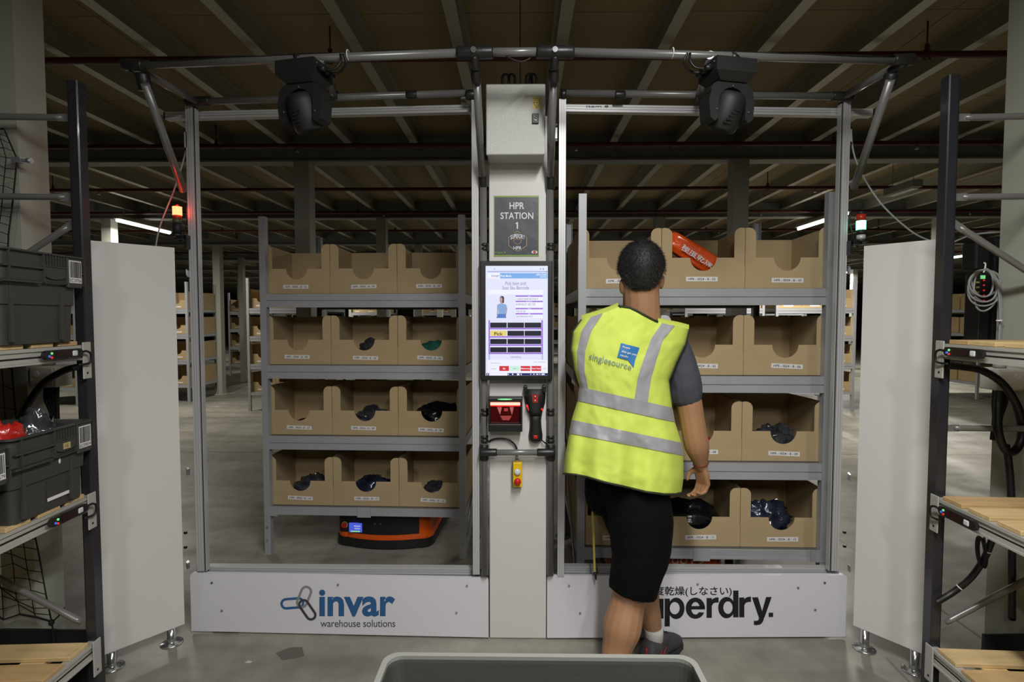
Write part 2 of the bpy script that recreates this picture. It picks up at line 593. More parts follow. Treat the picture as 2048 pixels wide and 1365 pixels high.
hm.tube([(0.03 * math.cos(i * math.pi / 6), 0, 0.03 * math.sin(i * math.pi / 6)) for i in range(12)], 0.004, 5, closed=True)
hang_me = hm.mesh('hanger'); hang_me.materials.append(MAT['red_pipe'])
sm = MB(); sm.tube([(0, 0, -0.02), (0, 0, -0.05)], 0.008, 6); sm.tube([(0, 0, -0.05), (0, 0, -0.054)], 0.016, 8)
spr_me = sm.mesh('sprinkler_head'); spr_me.materials.append(MAT['zinc'])
ordn = ('nearest', 'second', 'third', 'fourth', 'fifth', 'sixth', 'seventh', 'eighth')
for i, y in enumerate((3.27, 4.89, 6.54, 7.98, 9.65, 11.3, 12.9, 14.5)):
    t = put('sprinkler_pipe', pipe_me)
    t.location = (0, y, 3.137)
    tag(t, '%s dark red sprinkler pipe under the ceiling, counted from the gate' % ordn[i], 'pipe', 'sprinkler pipes')
    for x in (-5.2, -1.13, 2.38, 6.2) if i == 0 else (-6.0, -2.9, -0.4, 2.6, 5.6):
        h = put('hanger', hang_me, t, world=False); h.location = (x + 0.17 * i, 0, 0)
        if i:
            h = put('sprinkler_head', spr_me, t, world=False); h.location = (x + 0.9, 0, 0)

# fluorescent fittings that show lit
def fitting(x, y, z, label, L=1.2):
    t = thing('ceiling_light', label, 'lamp', (x, y, z), 0, 'lit fluorescent fittings')
    m = MB(); m.rbox(-0.05, 0.05, -L / 2, L / 2, 0.0, 0.05, 0.01); m.build('housing', 'lamp_body', t, False)
    m = MB(); m.tube([(0, -L / 2 + 0.02, -0.02), (0, L / 2 - 0.02, -0.02)], 0.022, 10); m.build('lamp_tube', 'lamp_tube', t, False)
    m = MB()
    for yy in (-L / 2 + 0.15, L / 2 - 0.15):
        m.tube([(0, yy, 0.05), (0, yy, CEIL_B - z)], 0.004, 6)
    m.build('suspension', 'galvanised', t, False, each=True)
fitting(-5.73, 8.25, 3.0, 'lit fluorescent tube hung in the aisle behind the red signal light')
fitting(4.35, 7.95, 3.0, 'lit fluorescent tube hung in the aisle beside the green signal light', 1.3)
fitting(9.85, 12.2, 2.98, 'lit fluorescent tube seen past the dark post of the empty slatted rack')
fitting(9.9, 17.2, 2.98, 'small far lit fluorescent tube beside the green signal gate post')

c = at(1805, 376, 5.6)
t = thing('ceiling_emergency_light', 'small unlit white light fitting hung under the ceiling above the green signal light', 'lamp', c)
m = MB(); m.rbox(c.x - 0.05, c.x + 0.05, c.y - 0.22, c.y + 0.22, c.z - 0.04, c.z + 0.035, 0.01); m.build('housing', 'lamp_body', t)
m = MB(); m.rbox(c.x - 0.035, c.x + 0.035, c.y - 0.18, c.y + 0.18, c.z - 0.05, c.z - 0.0405, 0.004); m.build('diffuser', 'label_white', t)
m = MB()
for yy in (c.y - 0.15, c.y + 0.15):
    m.tube([(c.x, yy, c.z + 0.034), (c.x, yy, CEIL_B - 0.003)], 0.004, 6)
m.build('suspension', 'galvanised', t, each=True)
# floor marks
mb = MB()
c = fl(583, 1308)
mb.prism([(-0.075, 0.0), (-0.02, -0.05), (0.07, -0.02), (0.03, 0.05), (-0.03, 0.045)], (c.x, c.y, 0.0), (1, 0, 0), (0, 1, 0), 0.0015)
tag(mb.build('tape_patch', 'floor_patch'), 'dark diamond shaped tape patch stuck on the concrete', 'tape')
for i, (u, v, s, lab) in enumerate(((497, 1325, 0.016, 'tiny pale scrap on the concrete in front of the chain logo board'),
                                    (433, 814, 0.06, 'white paper scrap lying in the aisle behind the gate'))):
    c = fl(u, v)
    mb = MB(); mb.prism([(-s, -s * .4), (s * .8, -s * .5), (s, s * .3), (-s * .5, s * .6)], (c.x, c.y, 0), (1, 0, 0), (0, 1, 0), 0.001)
    tag(mb.build('paper_scrap', 'floor_scrap'), lab, 'paper')
mb = MB()
mb.add([(1.72, 2.5, 0.0012), (1.728, 2.5, 0.0012), (1.6, 1.0, 0.0012), (1.592, 1.0, 0.0012)], [(3, 2, 1, 0)])
mb.add([(2.3, -2, 0.0012), (2.31, -2, 0.0012), (2.31, 30, 0.0012), (2.3, 30, 0.0012)], [(0, 1, 2, 3)])
mb.add([(-20, 6.3, 0.0012), (20, 6.3, 0.0012), (20, 6.31, 0.0012), (-20, 6.31, 0.0012)], [(0, 1, 2, 3)])
o = mb.build('floor_joint', 'floor_patch', floor)
# ---------------------------------------------------------------- pods: steel racks of cardboard bins, carried by robots
BW, BH, BD, BLOW = 0.45, 0.33, 0.42, 0.168
ROWZ = [1.754, 1.281, 0.806, 0.325]
RW = 1.36

def bin_body():
    t, wv = 0.004, BW / 2 - 0.0015
    m = MB()
    m.box(-wv, wv, 0.004, BD, 0.001, 0.005)
    for s in (-1, 1):
        x0, x1 = sorted((s * wv, s * (wv - t)))
        # side wall: full height, slit hand hole near the back
        m.prism([(0.005, 0.005), (BD, 0.005), (BD, BH - 0.01), (0.14, BH - 0.002), (0.005, BH - 0.002)], (x0, 0, 0), (0, 1, 0), (0, 0, 1), t)
    m.box(-wv + t, wv - t, BD - t, BD, 0.005, BH - 0.01)
    # back flap folded half way down inside
    m.box(-wv + 0.07, wv - 0.09, BD - 2 * t - 0.002, BD - t - 0.001, 0.005, BH * 0.64)
    return m

def bin_front():
    w2 = BW / 2 - 0.001
    poly = [(-w2, 0.002), (w2, 0.002), (w2, 0.122), (w2 - 0.052, BLOW), (0.082, BLOW)]
    poly += [(0.07 + 0.012 * math.cos(math.radians(a)), BLOW - 0.012 + 0.012 * math.sin(math.radians(a))) for a in (60, 120, 175)][:0]
    poly += arc(0, BLOW, 0.071, 0, -180, 18)
    poly += [(-w2 + 0.052, BLOW), (-w2, 0.122)]
    m = MB(); m.prism(poly, (0, 0.004, 0), (1, 0, 0), (0, 0, 1), 0.004)
    return m

def bin_ear(s):
    w2 = BW / 2 - 0.0015
    r = 0.036
    wi = 0.056
    poly = [(w2, 0.09), (w2, BH - 0.006), (w2 - 0.008, BH)]
    poly += arc(w2 - wi + r, BH - r, r, 90, 180, 6)
    poly += [(w2 - wi, 0.12)]
    poly = [(s * x, z) for x, z in poly]
    if s < 0:
        poly = poly[::-1]
    m = MB(); m.prism(poly[::-1] if False else poly, (0, 0.0085, 0), (1, 0, 0), (0, 0, 1), 0.004)
    return m

def mesh_of(m, name, mat):
    me = m.mesh(name); me.materials.append(MAT[mat]); return me

ME_BODY = mesh_of(bin_body(), 'cardboard_bin', 'cardboard')
ME_FRONT = mesh_of(bin_front(), 'front_panel', 'cardboard')
ME_EAR = [mesh_of(bin_ear(-1), 'ear_flap', 'cardboard'), mesh_of(bin_ear(1), 'ear_flap', 'cardboard')]
_m = MB(); _m.box(-0.085, 0.085, -0.0012, -0.0002, -0.0125, 0.0125)
ME_LABEL = mesh_of(_m, 'label', 'label_white')
# far bins: whole shape in one mesh
_m = bin_body()
for part in (bin_front(), bin_ear(-1), bin_ear(1)):
    _m.add(part.v, part.f)
ME_FAR = mesh_of(_m, 'cardboard_bin', 'cardboard_pale')
_m = MB(); _m.box(-0.085, 0.085, -0.001, -0.0002, 0.03, 0.055)
ME_FARLABEL = mesh_of(_m, 'label', 'label_white')

def rack_meshes(depth):
    """meshes of one pod, origin at the front left foot; x across the front, y to the back"""
    pw = 0.042
    out = []
    up = MB()
    up.box(0, pw, 0, 0.003, 0.0, 2.262); up.box(0, 0.003, 0.003, pw, 0.0, 2.262); up.box(pw - 0.003, pw, 0.003, pw, 0.0, 2.262)
    up.box(-0.001, pw + 0.001, -0.001, pw, 0, 0.012)
    me_up = mesh_of(up, 'upright', 'rack_steel')
    bm_ = MB()
    L = RW - 2 * pw
    bm_.box(0, L, 0.0, 0.02, -0.043, 0); bm_.box(0, L, 0.006, 0.02, -0.049, -0.043); bm_.box(0, L, 0.0, 0.02, -0.089, -0.049)
    me_beam = mesh_of(bm_, 'shelf_beam', 'rack_steel')
    bb = MB(); bb.box(0, L, 0.0, 0.025, -0.05, 0); bb.box(0, L, -0.004, 0, -0.05, -0.04)
    me_bot = mesh_of(bb, 'bottom_rail', 'rack_steel')
    br = MB(); br.box(-0.045, 0.045, -0.007, -0.001, -0.055, 0.012)
    me_br = mesh_of(br, 'bracket', 'rack_steel')
    sb = MB(); sb.box(0.0, 0.022, 0.045, depth - 0.045, -0.06, -0.002)
    me_side = mesh_of(sb, 'side_beam', 'rack_steel')
    dk = MB(); dk.box(0.023, RW - 0.023, 0.022, depth - 0.022, -0.012, 0.0)
    me_deck = mesh_of(dk, 'shelf_deck', 'rack_deck')
    dg = MB()
    dg.tube([(-0.007, 0.02, 0.14), (-0.007, depth - 0.02, 0.8)], 0.006, 6)
    me_diag = mesh_of(dg, 'side_brace', 'zinc')
    bo = MB()
    for z in (0.10, 0.19):
        bo.tube([(0.02, -0.001, z), (0.02, -0.008, z)], 0.007, 8)
    me_bolt = mesh_of(bo, 'bolt', 'zinc')
    return me_up, me_beam, me_bot, me_br, me_side, me_deck, me_diag, me_bolt, pw, depth

def rack_parts(t, rm, detail=True):
    me_up, me_beam, me_bot, me_br, me_side, me_deck, me_diag, me_bolt, pw, depth = rm
    def pp(name, me, x, y, z, rz=0.0):
        o = put(name, me, t, world=False); o.location = (x, y, z)
        if rz: o.rotation_euler = (0, 0, rz)
        return o
    for x in (0, RW - pw):
        f = pp('upright', me_up, x, 0, 0)
        if detail:
            b = put('bolt', me_bolt, f, world=False)
    for x in (pw, RW):
        pp('upright', me_up, x, depth, 0, math.pi)
    for i, z in enumerate(ROWZ):
        if i < 3:
            pp('shelf_beam', me_beam, pw, 0.004, z)
            pp('shelf_beam', me_beam, RW - pw, depth - 0.004, z, math.pi)
        else:
            pp('bottom_rail', me_bot, pw, 0.006, z)
            pp('bottom_rail', me_bot, RW - pw, depth - 0.006, z, math.pi)
        pp('side_beam', me_side, 0, 0, z); pp('side_beam', me_side, RW - 0.022, 0, z)
        pp('shelf_deck', me_deck, 0, 0, z)
    if detail:
        for x in (pw + 0.005, RW / 2, RW - pw - 0.005):
            pp('bracket', me_br, x, 0.004, ROWZ[3] - 0.004)
        pp('side_brace', me_diag, 0, 0, 0); pp('side_brace', me_diag, RW + 0.014, 0, 0)

DEPTH = 0.97
RM = rack_meshes(DEPTH)
rng = random.Random(3)

def ink_text(parent, body, w, h, x, y, z, mat='ink', bold=0.01):
    m = MB(); text(m, body, (x - w / 2, y, z - h / 2), (w, 0, 0), (0, 0, h), bold)
    return m.build('lettering', mat, parent, False)

def bag_mesh(name, sx, sy, sz, mat, seed, amp=0.35, rot=(0, 0, 0), lim=None, boxy=0, cz=None):
    r = random.Random(seed)
    off = Vector((r.uniform(0, 50), r.uniform(0, 50), r.uniform(0, 50)))
    def fn(d):
        k = 1 + amp * noise.noise(d * 1.6 + off) + 0.5 * amp * noise.noise(d * 4.2 + off)
        q = d * 5.5 + off
        k += amp * (0.35 * noise.noise(d * 11 - off) - 0.45 * abs(noise.noise(q)))
        if boxy:
            k *= (abs(d.x) ** boxy + abs(d.y) ** boxy + abs(d.z) ** boxy) ** (-1.0 / boxy)
        if d.z < -0.3:
            k *= 0.9
        return k
    m = MB(); m.ball((0, 0, 0 if cz else sz * 0.8), sx, sy, sz, 36, 24, fn)
    if not cz:
        lo = min(p[2] for p in m.v)
        m.v = [(p[0], p[1], max(p[2], 0.0) if lo < 0 else p[2] - lo) for p in m.v]
    if rot != (0, 0, 0):
        E = Matrix.Rotation(rot[2], 4, 'Z') @ Matrix.Rotation(rot[1], 4, 'Y') @ Matrix.Rotation(rot[0], 4, 'X')
        m.v = [tuple(E @ Vector(p)) for p in m.v]
    if cz:
        m.v = [(p[0], p[1], p[2] + cz) for p in m.v]
    if lim:
        m.v = [(min(max(p[0], lim[0]), lim[1]), min(max(p[1], lim[2]), lim[3]), max(p[2], lim[4])) for p in m.v]
    return mesh_of(m, name, mat)

WORD = ('top', 'second', 'third', 'bottom')
def front_pod(origin, rz, number, rack_label, contents, short):
    t = thing('bin_rack', rack_label, 'rack', origin, rz)
    rack_parts(t, RM)
    T = t.matrix_basis
    for r, z in enumerate(ROWZ):
        for c in range(3):
            nmb = r * 3 + c + 1
            loc = T @ Vector((RW / 2 + (c - 1) * BW, 0.046, z + 0.001))
            code = 'HPR - %s - B - %02d' % (number, nmb)
            b = put('cardboard_bin', ME_BODY); b.location = loc; b.rotation_euler = (0, 0, rz)
            what = contents.get(nmb, ('empty', None))[0]
            tag(b, '%s cardboard bin %s of the %s shelf, %s' % (what, ('at the left', 'in the middle', 'at the right')[c], WORD[r], short), 'box', 'front bins of the %s' % short)
            f = put('front_panel', ME_FRONT, b, world=False)
            for e in ME_EAR:
                put('ear_flap', e, b, world=False)
            if number == '0024' and nmb == 5:
                e = [c_ for c_ in b.children if c_.name.startswith('ear_flap')][0]
                e.data = e.data.copy(); e.data.materials[0] = MAT['white_board']; e['label'] = 'pale grey ear flap'
            l = put('label', ME_LABEL, b, world=False)
            l.location = (rng.uniform(-0.012, 0.012), 0, 0.047 + rng.uniform(-0.005, 0.006))
            l.rotation_euler = (0, math.radians(rng.uniform(-1.5, 2.5)), 0)
            l['label'] = 'white label strip'
            ink_text(l, code, 0.146, 0.0125, 0, -0.0016, 0)
            bag = contents.get(nmb, (None, None))[1]
            if bag:
                lab, mat, (bx, by, bz), (sx, sy, sz), rot, amp = bag[:6]
                boxy, cz = bag[6:] if len(bag) > 6 else (0, None)
                me = bag_mesh('bagged_garment', sx, sy, sz, mat, nmb + int(number), amp, rot, (-0.208 - bx, 0.208 - bx, 0.018 - by, 0.395 - by, -bz), boxy, cz)
                g = put('bagged_garment', me)
                g.location = T @ Vector((RW / 2 + (c - 1) * BW + bx, 0.046 + by, z + 0.007 + bz))
                g.rotation_euler = (0, 0, rz)
                tag(g, '%s, %s of %s shelf, %s' % (lab, ('left', 'middle', 'right')[c], WORD[r], short), 'garment', 'bagged garments in the bins')
    # back row faces the other way
    for r, z in enumerate(ROWZ):
        for c in range(3):
            loc = T @ Vector((RW / 2 + (c - 1) * BW, DEPTH - 0.046, z + 0.001))
            b = put('cardboard_bin', ME_BODY); b.location = loc; b.rotation_euler = (0, 0, rz + math.pi)
            tag(b, 'rear bin behind the front bin %s, %s shelf, %s' % (('at the right', 'in the middle', 'at the left')[2 - c], WORD[r], short), 'box', 'rear bins of the %s' % short)
            put('front_panel', ME_FRONT, b, world=False)
            for e in ME_EAR:
                put('ear_flap', e, b, world=False)
    return t

cl, cr = fl(530, 1110), fl(939, 1118)
dirv = Vector((cr.x - cl.x, 0, 0))
L_ORG = Vector((cl.x, cl.y, 0)); L_RZ = -math.radians(1.7)
s_ = (0.16, 0.10, 0.05)
left_contents = {
    5: ('clear-bagged', ('clear-bagged dark garment', 'plastic_clear_bag', (0.0, 0.085, 0.0), (0.09, 0.06, 0.095), (0, 0.3, 0), 0.3)),
    6: ('teal-and-black filled', ('teal and black wrapped garment', 'plastic_teal', (0.03, 0.12, 0.0), (0.13, 0.09, 0.085), (0, 0, 0), 0.3)),
    7: ('nearly empty', ('small black plastic parcel', 'plastic_black_bag', (0.01, 0.1, 0.0), (0.1, 0.08, 0.05), (0, 0, 0), 0.25)),
    8: ('dark-bag filled', ('shiny dark grey bagged garment', 'plastic_clear_bag', (0.02, 0.16, 0.0), (0.15, 0.12, 0.088), (0, 0, 0), 0.35)),
    9: ('black-bag filled', ('large glossy black bag', 'plastic_black_bag', (0.01, 0.17, 0.0), (0.17, 0.14, 0.11), (0, -0.1, 0), 0.3)),
    10: ('grey-bag filled', ('clear-bagged dark cloth', 'plastic_clear_bag', (0.04, 0.17, 0.0), (0.15, 0.13, 0.085), (0, 0, 0), 0.35)),
    11: ('navy-parcel', ('navy blue shiny parcel', 'plastic_blue_bag', (0.0, 0.15, 0.0), (0.15, 0.12, 0.085), (0, 0, 0), 0.25)),
    12: ('dark-parcel', ('flat dark parcel', 'plastic_clear_bag', (0.0, 0.13, 0.0), (0.12, 0.1, 0.07), (0, 0, 0), 0.3)),
}
front_pod(L_ORG, L_RZ, '0036', 'grey steel bin rack standing over the robot with the blue screen', left_contents, 'rack over the robot')
R_ORG = Vector((at(1155, 900, 2.93).x, 2.93, 0)); R_RZ = -math.radians(0.8)
right_contents = {
    2: ('orange-bag', ('orange bag with white print', 'plastic_orange_bag', (0.0, 0.12, 0.0), (0.205, 0.085, 0.06), (0.25, 0.56, 0), 0.06, 6, 0.18)),
    8: ('red-bag', ('red and white bag', 'plastic_red_bag', (0.0, 0.12, 0.0), (0.12, 0.09, 0.07), (0, 0, 0), 0.3)),
    9: ('crumpled-bag', ('crumpled clear bag', 'plastic_clear_bag', (-0.01, 0.11, 0.0), (0.11, 0.09, 0.105), (0, 0, 0), 0.4)),
    11: ('black-bag', ('wide glossy black bag', 'plastic_black_bag', (-0.02, 0.15, 0.0), (0.19, 0.13, 0.115), (0, 0.1, 0), 0.25)),
    12: ('blue-bag', ('blue cloth in clear bag', 'plastic_blue_bag', (0.0, 0.12, 0.0), (0.13, 0.09, 0.12), (0, -0.25, 0), 0.4)),
}
rr = front_pod(R_ORG, R_RZ, '0024', 'grey steel bin rack that the man in the yellow vest faces', right_contents, 'rack facing the man')
# white print on the orange bag
for o in bpy.data.objects:
    if o.name.startswith('bagged_garment') and 'orange' in o['label']:
        m = MB()
        text(m, '極度乾燥(し', (-0.12, -0.0945, 0.205), (0.22, 0, -0.138), (0.027, 0.012, 0.044), 0.01)
        q = m.build('lettering', 'label_white', o, False)

# ---- far pods
far_n = 0
def far_pod(x, y, label, where, rz=0.0, rows=(0, 1, 2, 3), back=False):
    t = thing('bin_rack', label, 'rack', (x, y, 0), rz, 'racks far behind the gate')
    rack_parts(t, RM, False)
    T = t.matrix_basis
    for r in rows:
        for side in ((0, 1) if back else (0,)):
            for c in range(3):
                loc = T @ Vector((RW / 2 + (c - 1) * BW, 0.046 if side == 0 else DEPTH - 0.046, ROWZ[r] + 0.001))
                b = put('cardboard_bin', ME_FAR); b.location = loc; b.rotation_euler = (0, 0, rz + math.pi * side)
                pos = ('first', 'middle', 'last')[c]
                tag(b, '%s far bin on the %s%s shelf of %s' % (pos, WORD[r], ' rear' if side else '', where), 'box', 'far bins')
                if side == 0:
                    put('label', ME_FARLABEL, b, world=False)

p = fl(497, 823); far_pod(p.x, p.y, 'far bin rack peeping out past the post of the left front rack', 'the rack behind the robot rack')
p = fl(437, 786); p *= (p.y - 0.32) / p.y; far_pod(p.x - RW, p.y - DEPTH, 'far bin rack with its plain sides showing inside the gate post', 'the rack inside the gate post', back=True)
p = fl(459, 757); p *= 14.6 / p.y; far_pod(p.x, p.y, 'small farthest bin rack between two others in the aisle', 'the farthest rack in the left aisle')
far_pod(-9.35, 9.6, 'far bin rack behind the white panel by the crates', 'the rack behind the white panel', rows=(0, 1, 2, 3))
p = at(1708, 800, 9.3); far_pod(p.x - RW, 9.3, 'far bin rack beside the green signal gate post', 'the rack by the green signal', rows=(0, 1, 2, 3))
far_pod(4.1 - RW + 0.1, 9.35, 'far bin rack directly behind the one the man faces', 'the rack hidden behind the front one', rows=(0, 1))
p = fl(1953, 799); far_pod(p.x, p.y, 'far bin rack seen past the empty slatted rack', 'the rack past the slatted rack', back=True)
for i, x in enumerate((-7.75, -5.65, -3.75, -1.6, 0.2, 2.35, 3.95, 6.5, 8.5)):
    far_pod(x, 16.8 + (i % 3) * 1.1, 'distant bin rack in the back row, %s counted from the crates side' % ('first', 'second', 'third', 'fourth', 'fifth', 'sixth', 'seventh', 'eighth', 'ninth')[i],
            'the %s back row rack' % ('first', 'second', 'third', 'fourth', 'fifth', 'sixth', 'seventh', 'eighth', 'ninth')[i], rows=(0, 1))

# ---- robots under the pods
def rr_poly(wx, wy, r, bulge, n=6):
    """rounded rectangle, front edge (low y) bulging outwards"""
    pts = []
    for cx, cy, a in ((wx / 2 - r, wy / 2 - r, 0), (-wx / 2 + r, wy / 2 - r, 90), (-wx / 2 + r, -wy / 2 + r, 180)):
        pts += arc(cx, cy, r, a, a + 90, n)
    x0 = -wx / 2 + r
    pts += [(x0 + (wx - 2 * r) * i / 12, -wy / 2 - bulge * (1 - (2 * i / 12 - 1) ** 2)) for i in range(1, 12)]
    pts += arc(wx / 2 - r, -wy / 2 + r, r, 270, 360, n)
    return pts

def robot(loc, rz, label, front=True):
    t = thing('warehouse_robot', label, 'robot', loc, rz)
    W, D, r, bu = 0.68, 0.9, 0.09, 0.045
    def slab(z0, z1, dw, name, mat, z1w=None):
        m = MB(); m.prism(rr_poly(W - dw, D - dw, r, bu), (0, 0, z0), (1, 0, 0), (0, 1, 0), z1 - z0)
        return m.build(name, mat, t, False)
    slab(0.014, 0.07, -0.012, 'bumper', 'black_rubber')
    slab(0.07, 0.112, 0.0, 'lower_band', 'orange')
    slab(0.112, 0.228, 0.012, 'side_shell', 'orange')
    slab(0.228, 0.245, 0.03, 'top_plate', 'matte_black')
    m = MB(); m.lathe([(0.2, 0.245), (0.2, 0.28), (0.19, 0.288)], 28); m.build('lifting_turntable', 'matte_black', t, False)
    m = MB()
    for x in (-0.25, 0.25):
        for y in (-0.3, 0.3):
            m.tube([(x - 0.02, y, 0.03), (x + 0.02, y, 0.03)], 0.03, 12)
    m.build('wheel', 'black_rubber', t, False, each=True)
    def curve_y(x):
        k = 2 * (x + W / 2 - r) / (2 * (W / 2 - r)) - 1
        return -D / 2 - bu * max(0.0, 1 - k * k) + 0.004
    if front:
        m = MB()
        xs = [-0.305 + 0.56 * i / 16 for i in range(17)]
        vs = []
        for dy in (0.0, -0.008):
            for z in (0.109, 0.246):
                vs += [(x, curve_y(x) + dy, z) for x in xs]
        n = 17
        fs = []
        for i in range(16):
            fs += [(2 * n + i, 2 * n + i + 1, 3 * n + i + 1, 3 * n + i), (i, n + i, n + i + 1, i + 1), (n + i, 3 * n + i, 3 * n + i + 1, n + i + 1), (i, i + 1, 2 * n + i + 1, 2 * n + i)]
        fs += [(0, 2 * n, 3 * n, n), (n - 1, 2 * n - 1, 4 * n - 1, 3 * n - 1)]
        m.add(vs, fs)
        fp = m.build('front_panel', 'black_plastic', t, False)
        x0, x1 = -0.225, -0.135
        y = min(curve_y(x0), curve_y(x1)) - 0.01
        m = MB(); m.box(x0, x1, y - 0.002, y + 0.01, 0.12, 0.182); sc = m.build('screen', 'agv_screen', fp, False)
        sc['label'] = 'small lit blue screen'
        m = MB(); m.box(x0 + 0.012, x1 - 0.014, y - 0.003, y - 0.002, 0.122, 0.13); m.build('status_bar', 'agv_green', fp, False)
        m = MB(); text(m, '00:36:B', (x0 + 0.035, y - 0.003, 0.159), (0.044, 0, 0), (0, 0, 0.009)); text(m, 'READY', (x0 + 0.04, y - 0.003, 0.142), (0.04, 0, 0), (0, 0, 0.008))
        m.build('lettering', 'scr_white', fp, False)
        y = curve_y(-0.268)
        m = MB(); m.tube([(-0.268, y, 0.158), (-0.268, y - 0.014, 0.158)], 0.022, 16); m.build('button_ring', 'warning_yellow', fp, False)
        m = MB(); m.tube([(-0.268, y - 0.012, 0.158), (-0.268, y - 0.03, 0.158)], 0.017, 16); m.build('stop_button', 'red_button', fp, False)
        m = MB()
        for x in (-0.04, 0.0):
            m.tube([(x, curve_y(x) - 0.006, 0.185), (x, curve_y(x) - 0.011, 0.185)], 0.008, 10)
        m.build('camera_lens', 'scr_black', fp, False, each=True)
    else:
        m = MB(); text(m, '0019', (0.0, -D / 2 - bu - 0.003, 0.178), (0.19, 0, 0), (0, 0, 0.036), 0.0)
        m.build('lettering', 'poster_white', t, False, each=True)
        m = MB(); m.prism([(-0.21, 0.228), (-0.08, 0.228)] + arc(-0.145, 0.228, 0.065, 0, -180, 10)[1:-1], (0, -D / 2 - bu - 0.004, 0), (1, 0, 0), (0, 0, 1), 0.01)
        m.build('grip_recess', 'black_plastic', t, False)
        m = MB(); m.box(0.34, 0.37, -D / 2 - 0.01, -D / 2 + 0.04, 0.09, 0.2); m.build('corner_guard', 'black_plastic', t, False)
    return t
pc = fl(769, 1103)
robot((pc.x, pc.y + 0.505, 0), -math.radians(3), 'low orange and black robot with a small blue screen under the rack')
robot((at(1340, 1115, 3.1).x, 3.1 + 0.47, 0.0), 0.0, 'orange robot numbered 0019 beneath the rack the man faces', False)
# ---------------------------------------------------------------- the station: column, gate frames, tube frame, devices
YC = 2.62      # front of the station
def text_sl(mb, body, u0, v0, u1, v1, yf, bold=0.0, space=1.0):
    a, b, c = at(u0, v1, yf(u0)), at(u1, v1, yf(u1)), at(u0, v0, yf(u0))
    return text(mb, body, a, b - a, c - a, bold, space)
def bolt_px(m, u, v, Y, r=0.006, d=0.006):
    p = at(u, v, Y)
    m.tube([p, p + Vector((0, -d, 0))], r, 10)

# kick boards
def kick_board(u0, v0a, v1a, u1, v0b, v1b, Ya, Yb, label, screws):
    a0, a1, b0, b1 = at(u0, v0a, Ya), at(u0, v1a, Ya), at(u1, v0b, Yb), at(u1, v1b, Yb)
    a1.z = b1.z = 0.012
    t = thing('kick_board', label, 'board', ((a0.x + b0.x) / 2, (Ya + Yb) / 2, 0))
    d = Vector((b0.x - a0.x, Yb - Ya, 0)); L = d.length; d.normalize()
    nz = Vector((0, 0, 1))
    out = d.cross(nz) * -1 if d.cross(nz).y > 0 else d.cross(nz)
    top = (a0.z + b0.z) / 2
    r = 0.02
    poly = [(0, 0.012)] + [(L, 0.012)] + arc(L - r, top - r, r, 0, 90, 5) + arc(r, top - r, r, 90, 180, 5)
    m = MB(); m.prism(poly[::-1], (a0.x, a0.y, 0), d, nz, 0.018) if False else m.prism(poly, Vector((a0.x, a0.y, 0)) + Vector((0, 0.018, 0)), d, nz, 0.018)
    m.build('panel', 'white_board', t)
    m = MB()
    for x in (0.15, L - 0.15):
        c = Vector((a0.x, a0.y, 0)) + d * x
        m.box(c.x - 0.05, c.x + 0.05, c.y + 0.02, c.y + 0.06, 0.0, 0.05)
    m.build('support_foot', 'aluminium_dark', t, each=True)
    for (u, v) in screws:
        k = (u - u0) / (u1 - u0)
        m = MB(); bolt_px(m, u, v, Ya + (Yb - Ya) * k - 0.0005, 0.0055, 0.004)
        s = m.build('screw', 'chrome', t)
    return t, (lambda u: Ya + (Yb - Ya) * (u - u0) / (u1 - u0) - 0.0012)
YKa, YKb = 2.645, 2.612
lb, ybl = kick_board(380, 1149, 1272, 977, 1155, 1278, YKa, YKb, 'white board with the blue chain logo at the foot of the gate', ((424, 1166), (676, 1170), (934, 1172), (444, 1222), (913, 1226)))
rb, ybr = kick_board(1094, 1155, 1279, 1694, 1148, 1271, YKb, YKa, 'white board with big black lettering behind the man', ((1138, 1172), (1395, 1169), (1649, 1166), (1160, 1227), (1630, 1220), (1596, 1176)))
yl = ybl(690)
m = MB(); text_sl(m, 'invar', 638, 1180, 790, 1234, ybl, 0.028); m.build('lettering', 'logo_blue', lb)
m = MB(); text_sl(m, 'warehouse solutions', 641, 1240.5, 790.5, 1255, ybl, 0.0, 0.96); m.build('lettering', 'ink_grey', lb)
def link_ring(c0, c1, R, wd, Y, mat, parent, gap=None):
    """chain link: stadium outline about two centres given in picture units of the logo"""
    (x0, y0), (x1, y1) = c0, c1
    a = math.degrees(math.atan2(y1 - y0, x1 - x0))
    def outline(r):
        pts = arc(x1, y1, r, a - 90, a + 90, 10) + arc(x0, y0, r, a + 90, a + 270, 10)
        return pts
    o, i = outline(R + wd / 2), outline(R - wd / 2)
    n = len(o)
    vs = [at(550 + x / 7.877, 1160 + y / 7.877, Y + ybl(550 + x / 7.877)) for x, y in o + i]
    fs = [(j, n + j, n + (j + 1) % n, (j + 1) % n) for j in range(n) if not (gap and gap[0] <= j <= gap[1])]
    m = MB(); m.add(vs, fs); m.build('logo_link', mat, parent)
link_ring((175, 382), (372, 366), 72, 38, 0.0, 'logo_blue', lb)
link_ring((492, 190), (424, 358), 76, 38, -0.0005, 'logo_grey', lb)
link_ring((452, 394), (566, 558), 70, 38, -0.001, 'logo_dark', lb)
yr = ybr(1430)
def letter(poly):
    """heavy sans letter outlines in picture units of the board"""
    m = MB(); m.add([at(1280 + x / 7.314, 1160 + y / 7.314, ybr(1280 + x / 7.314)) for x, y in poly], [tuple(range(len(poly)))])
    return m
def ell(cx, cy, rx, ry, a0, a1, n=24):
    return [(cx + rx * math.cos(math.radians(a0 + (a1 - a0) * i / n)), cy + ry * math.sin(math.radians(a0 + (a1 - a0) * i / n))) for i in range(n + 1)]
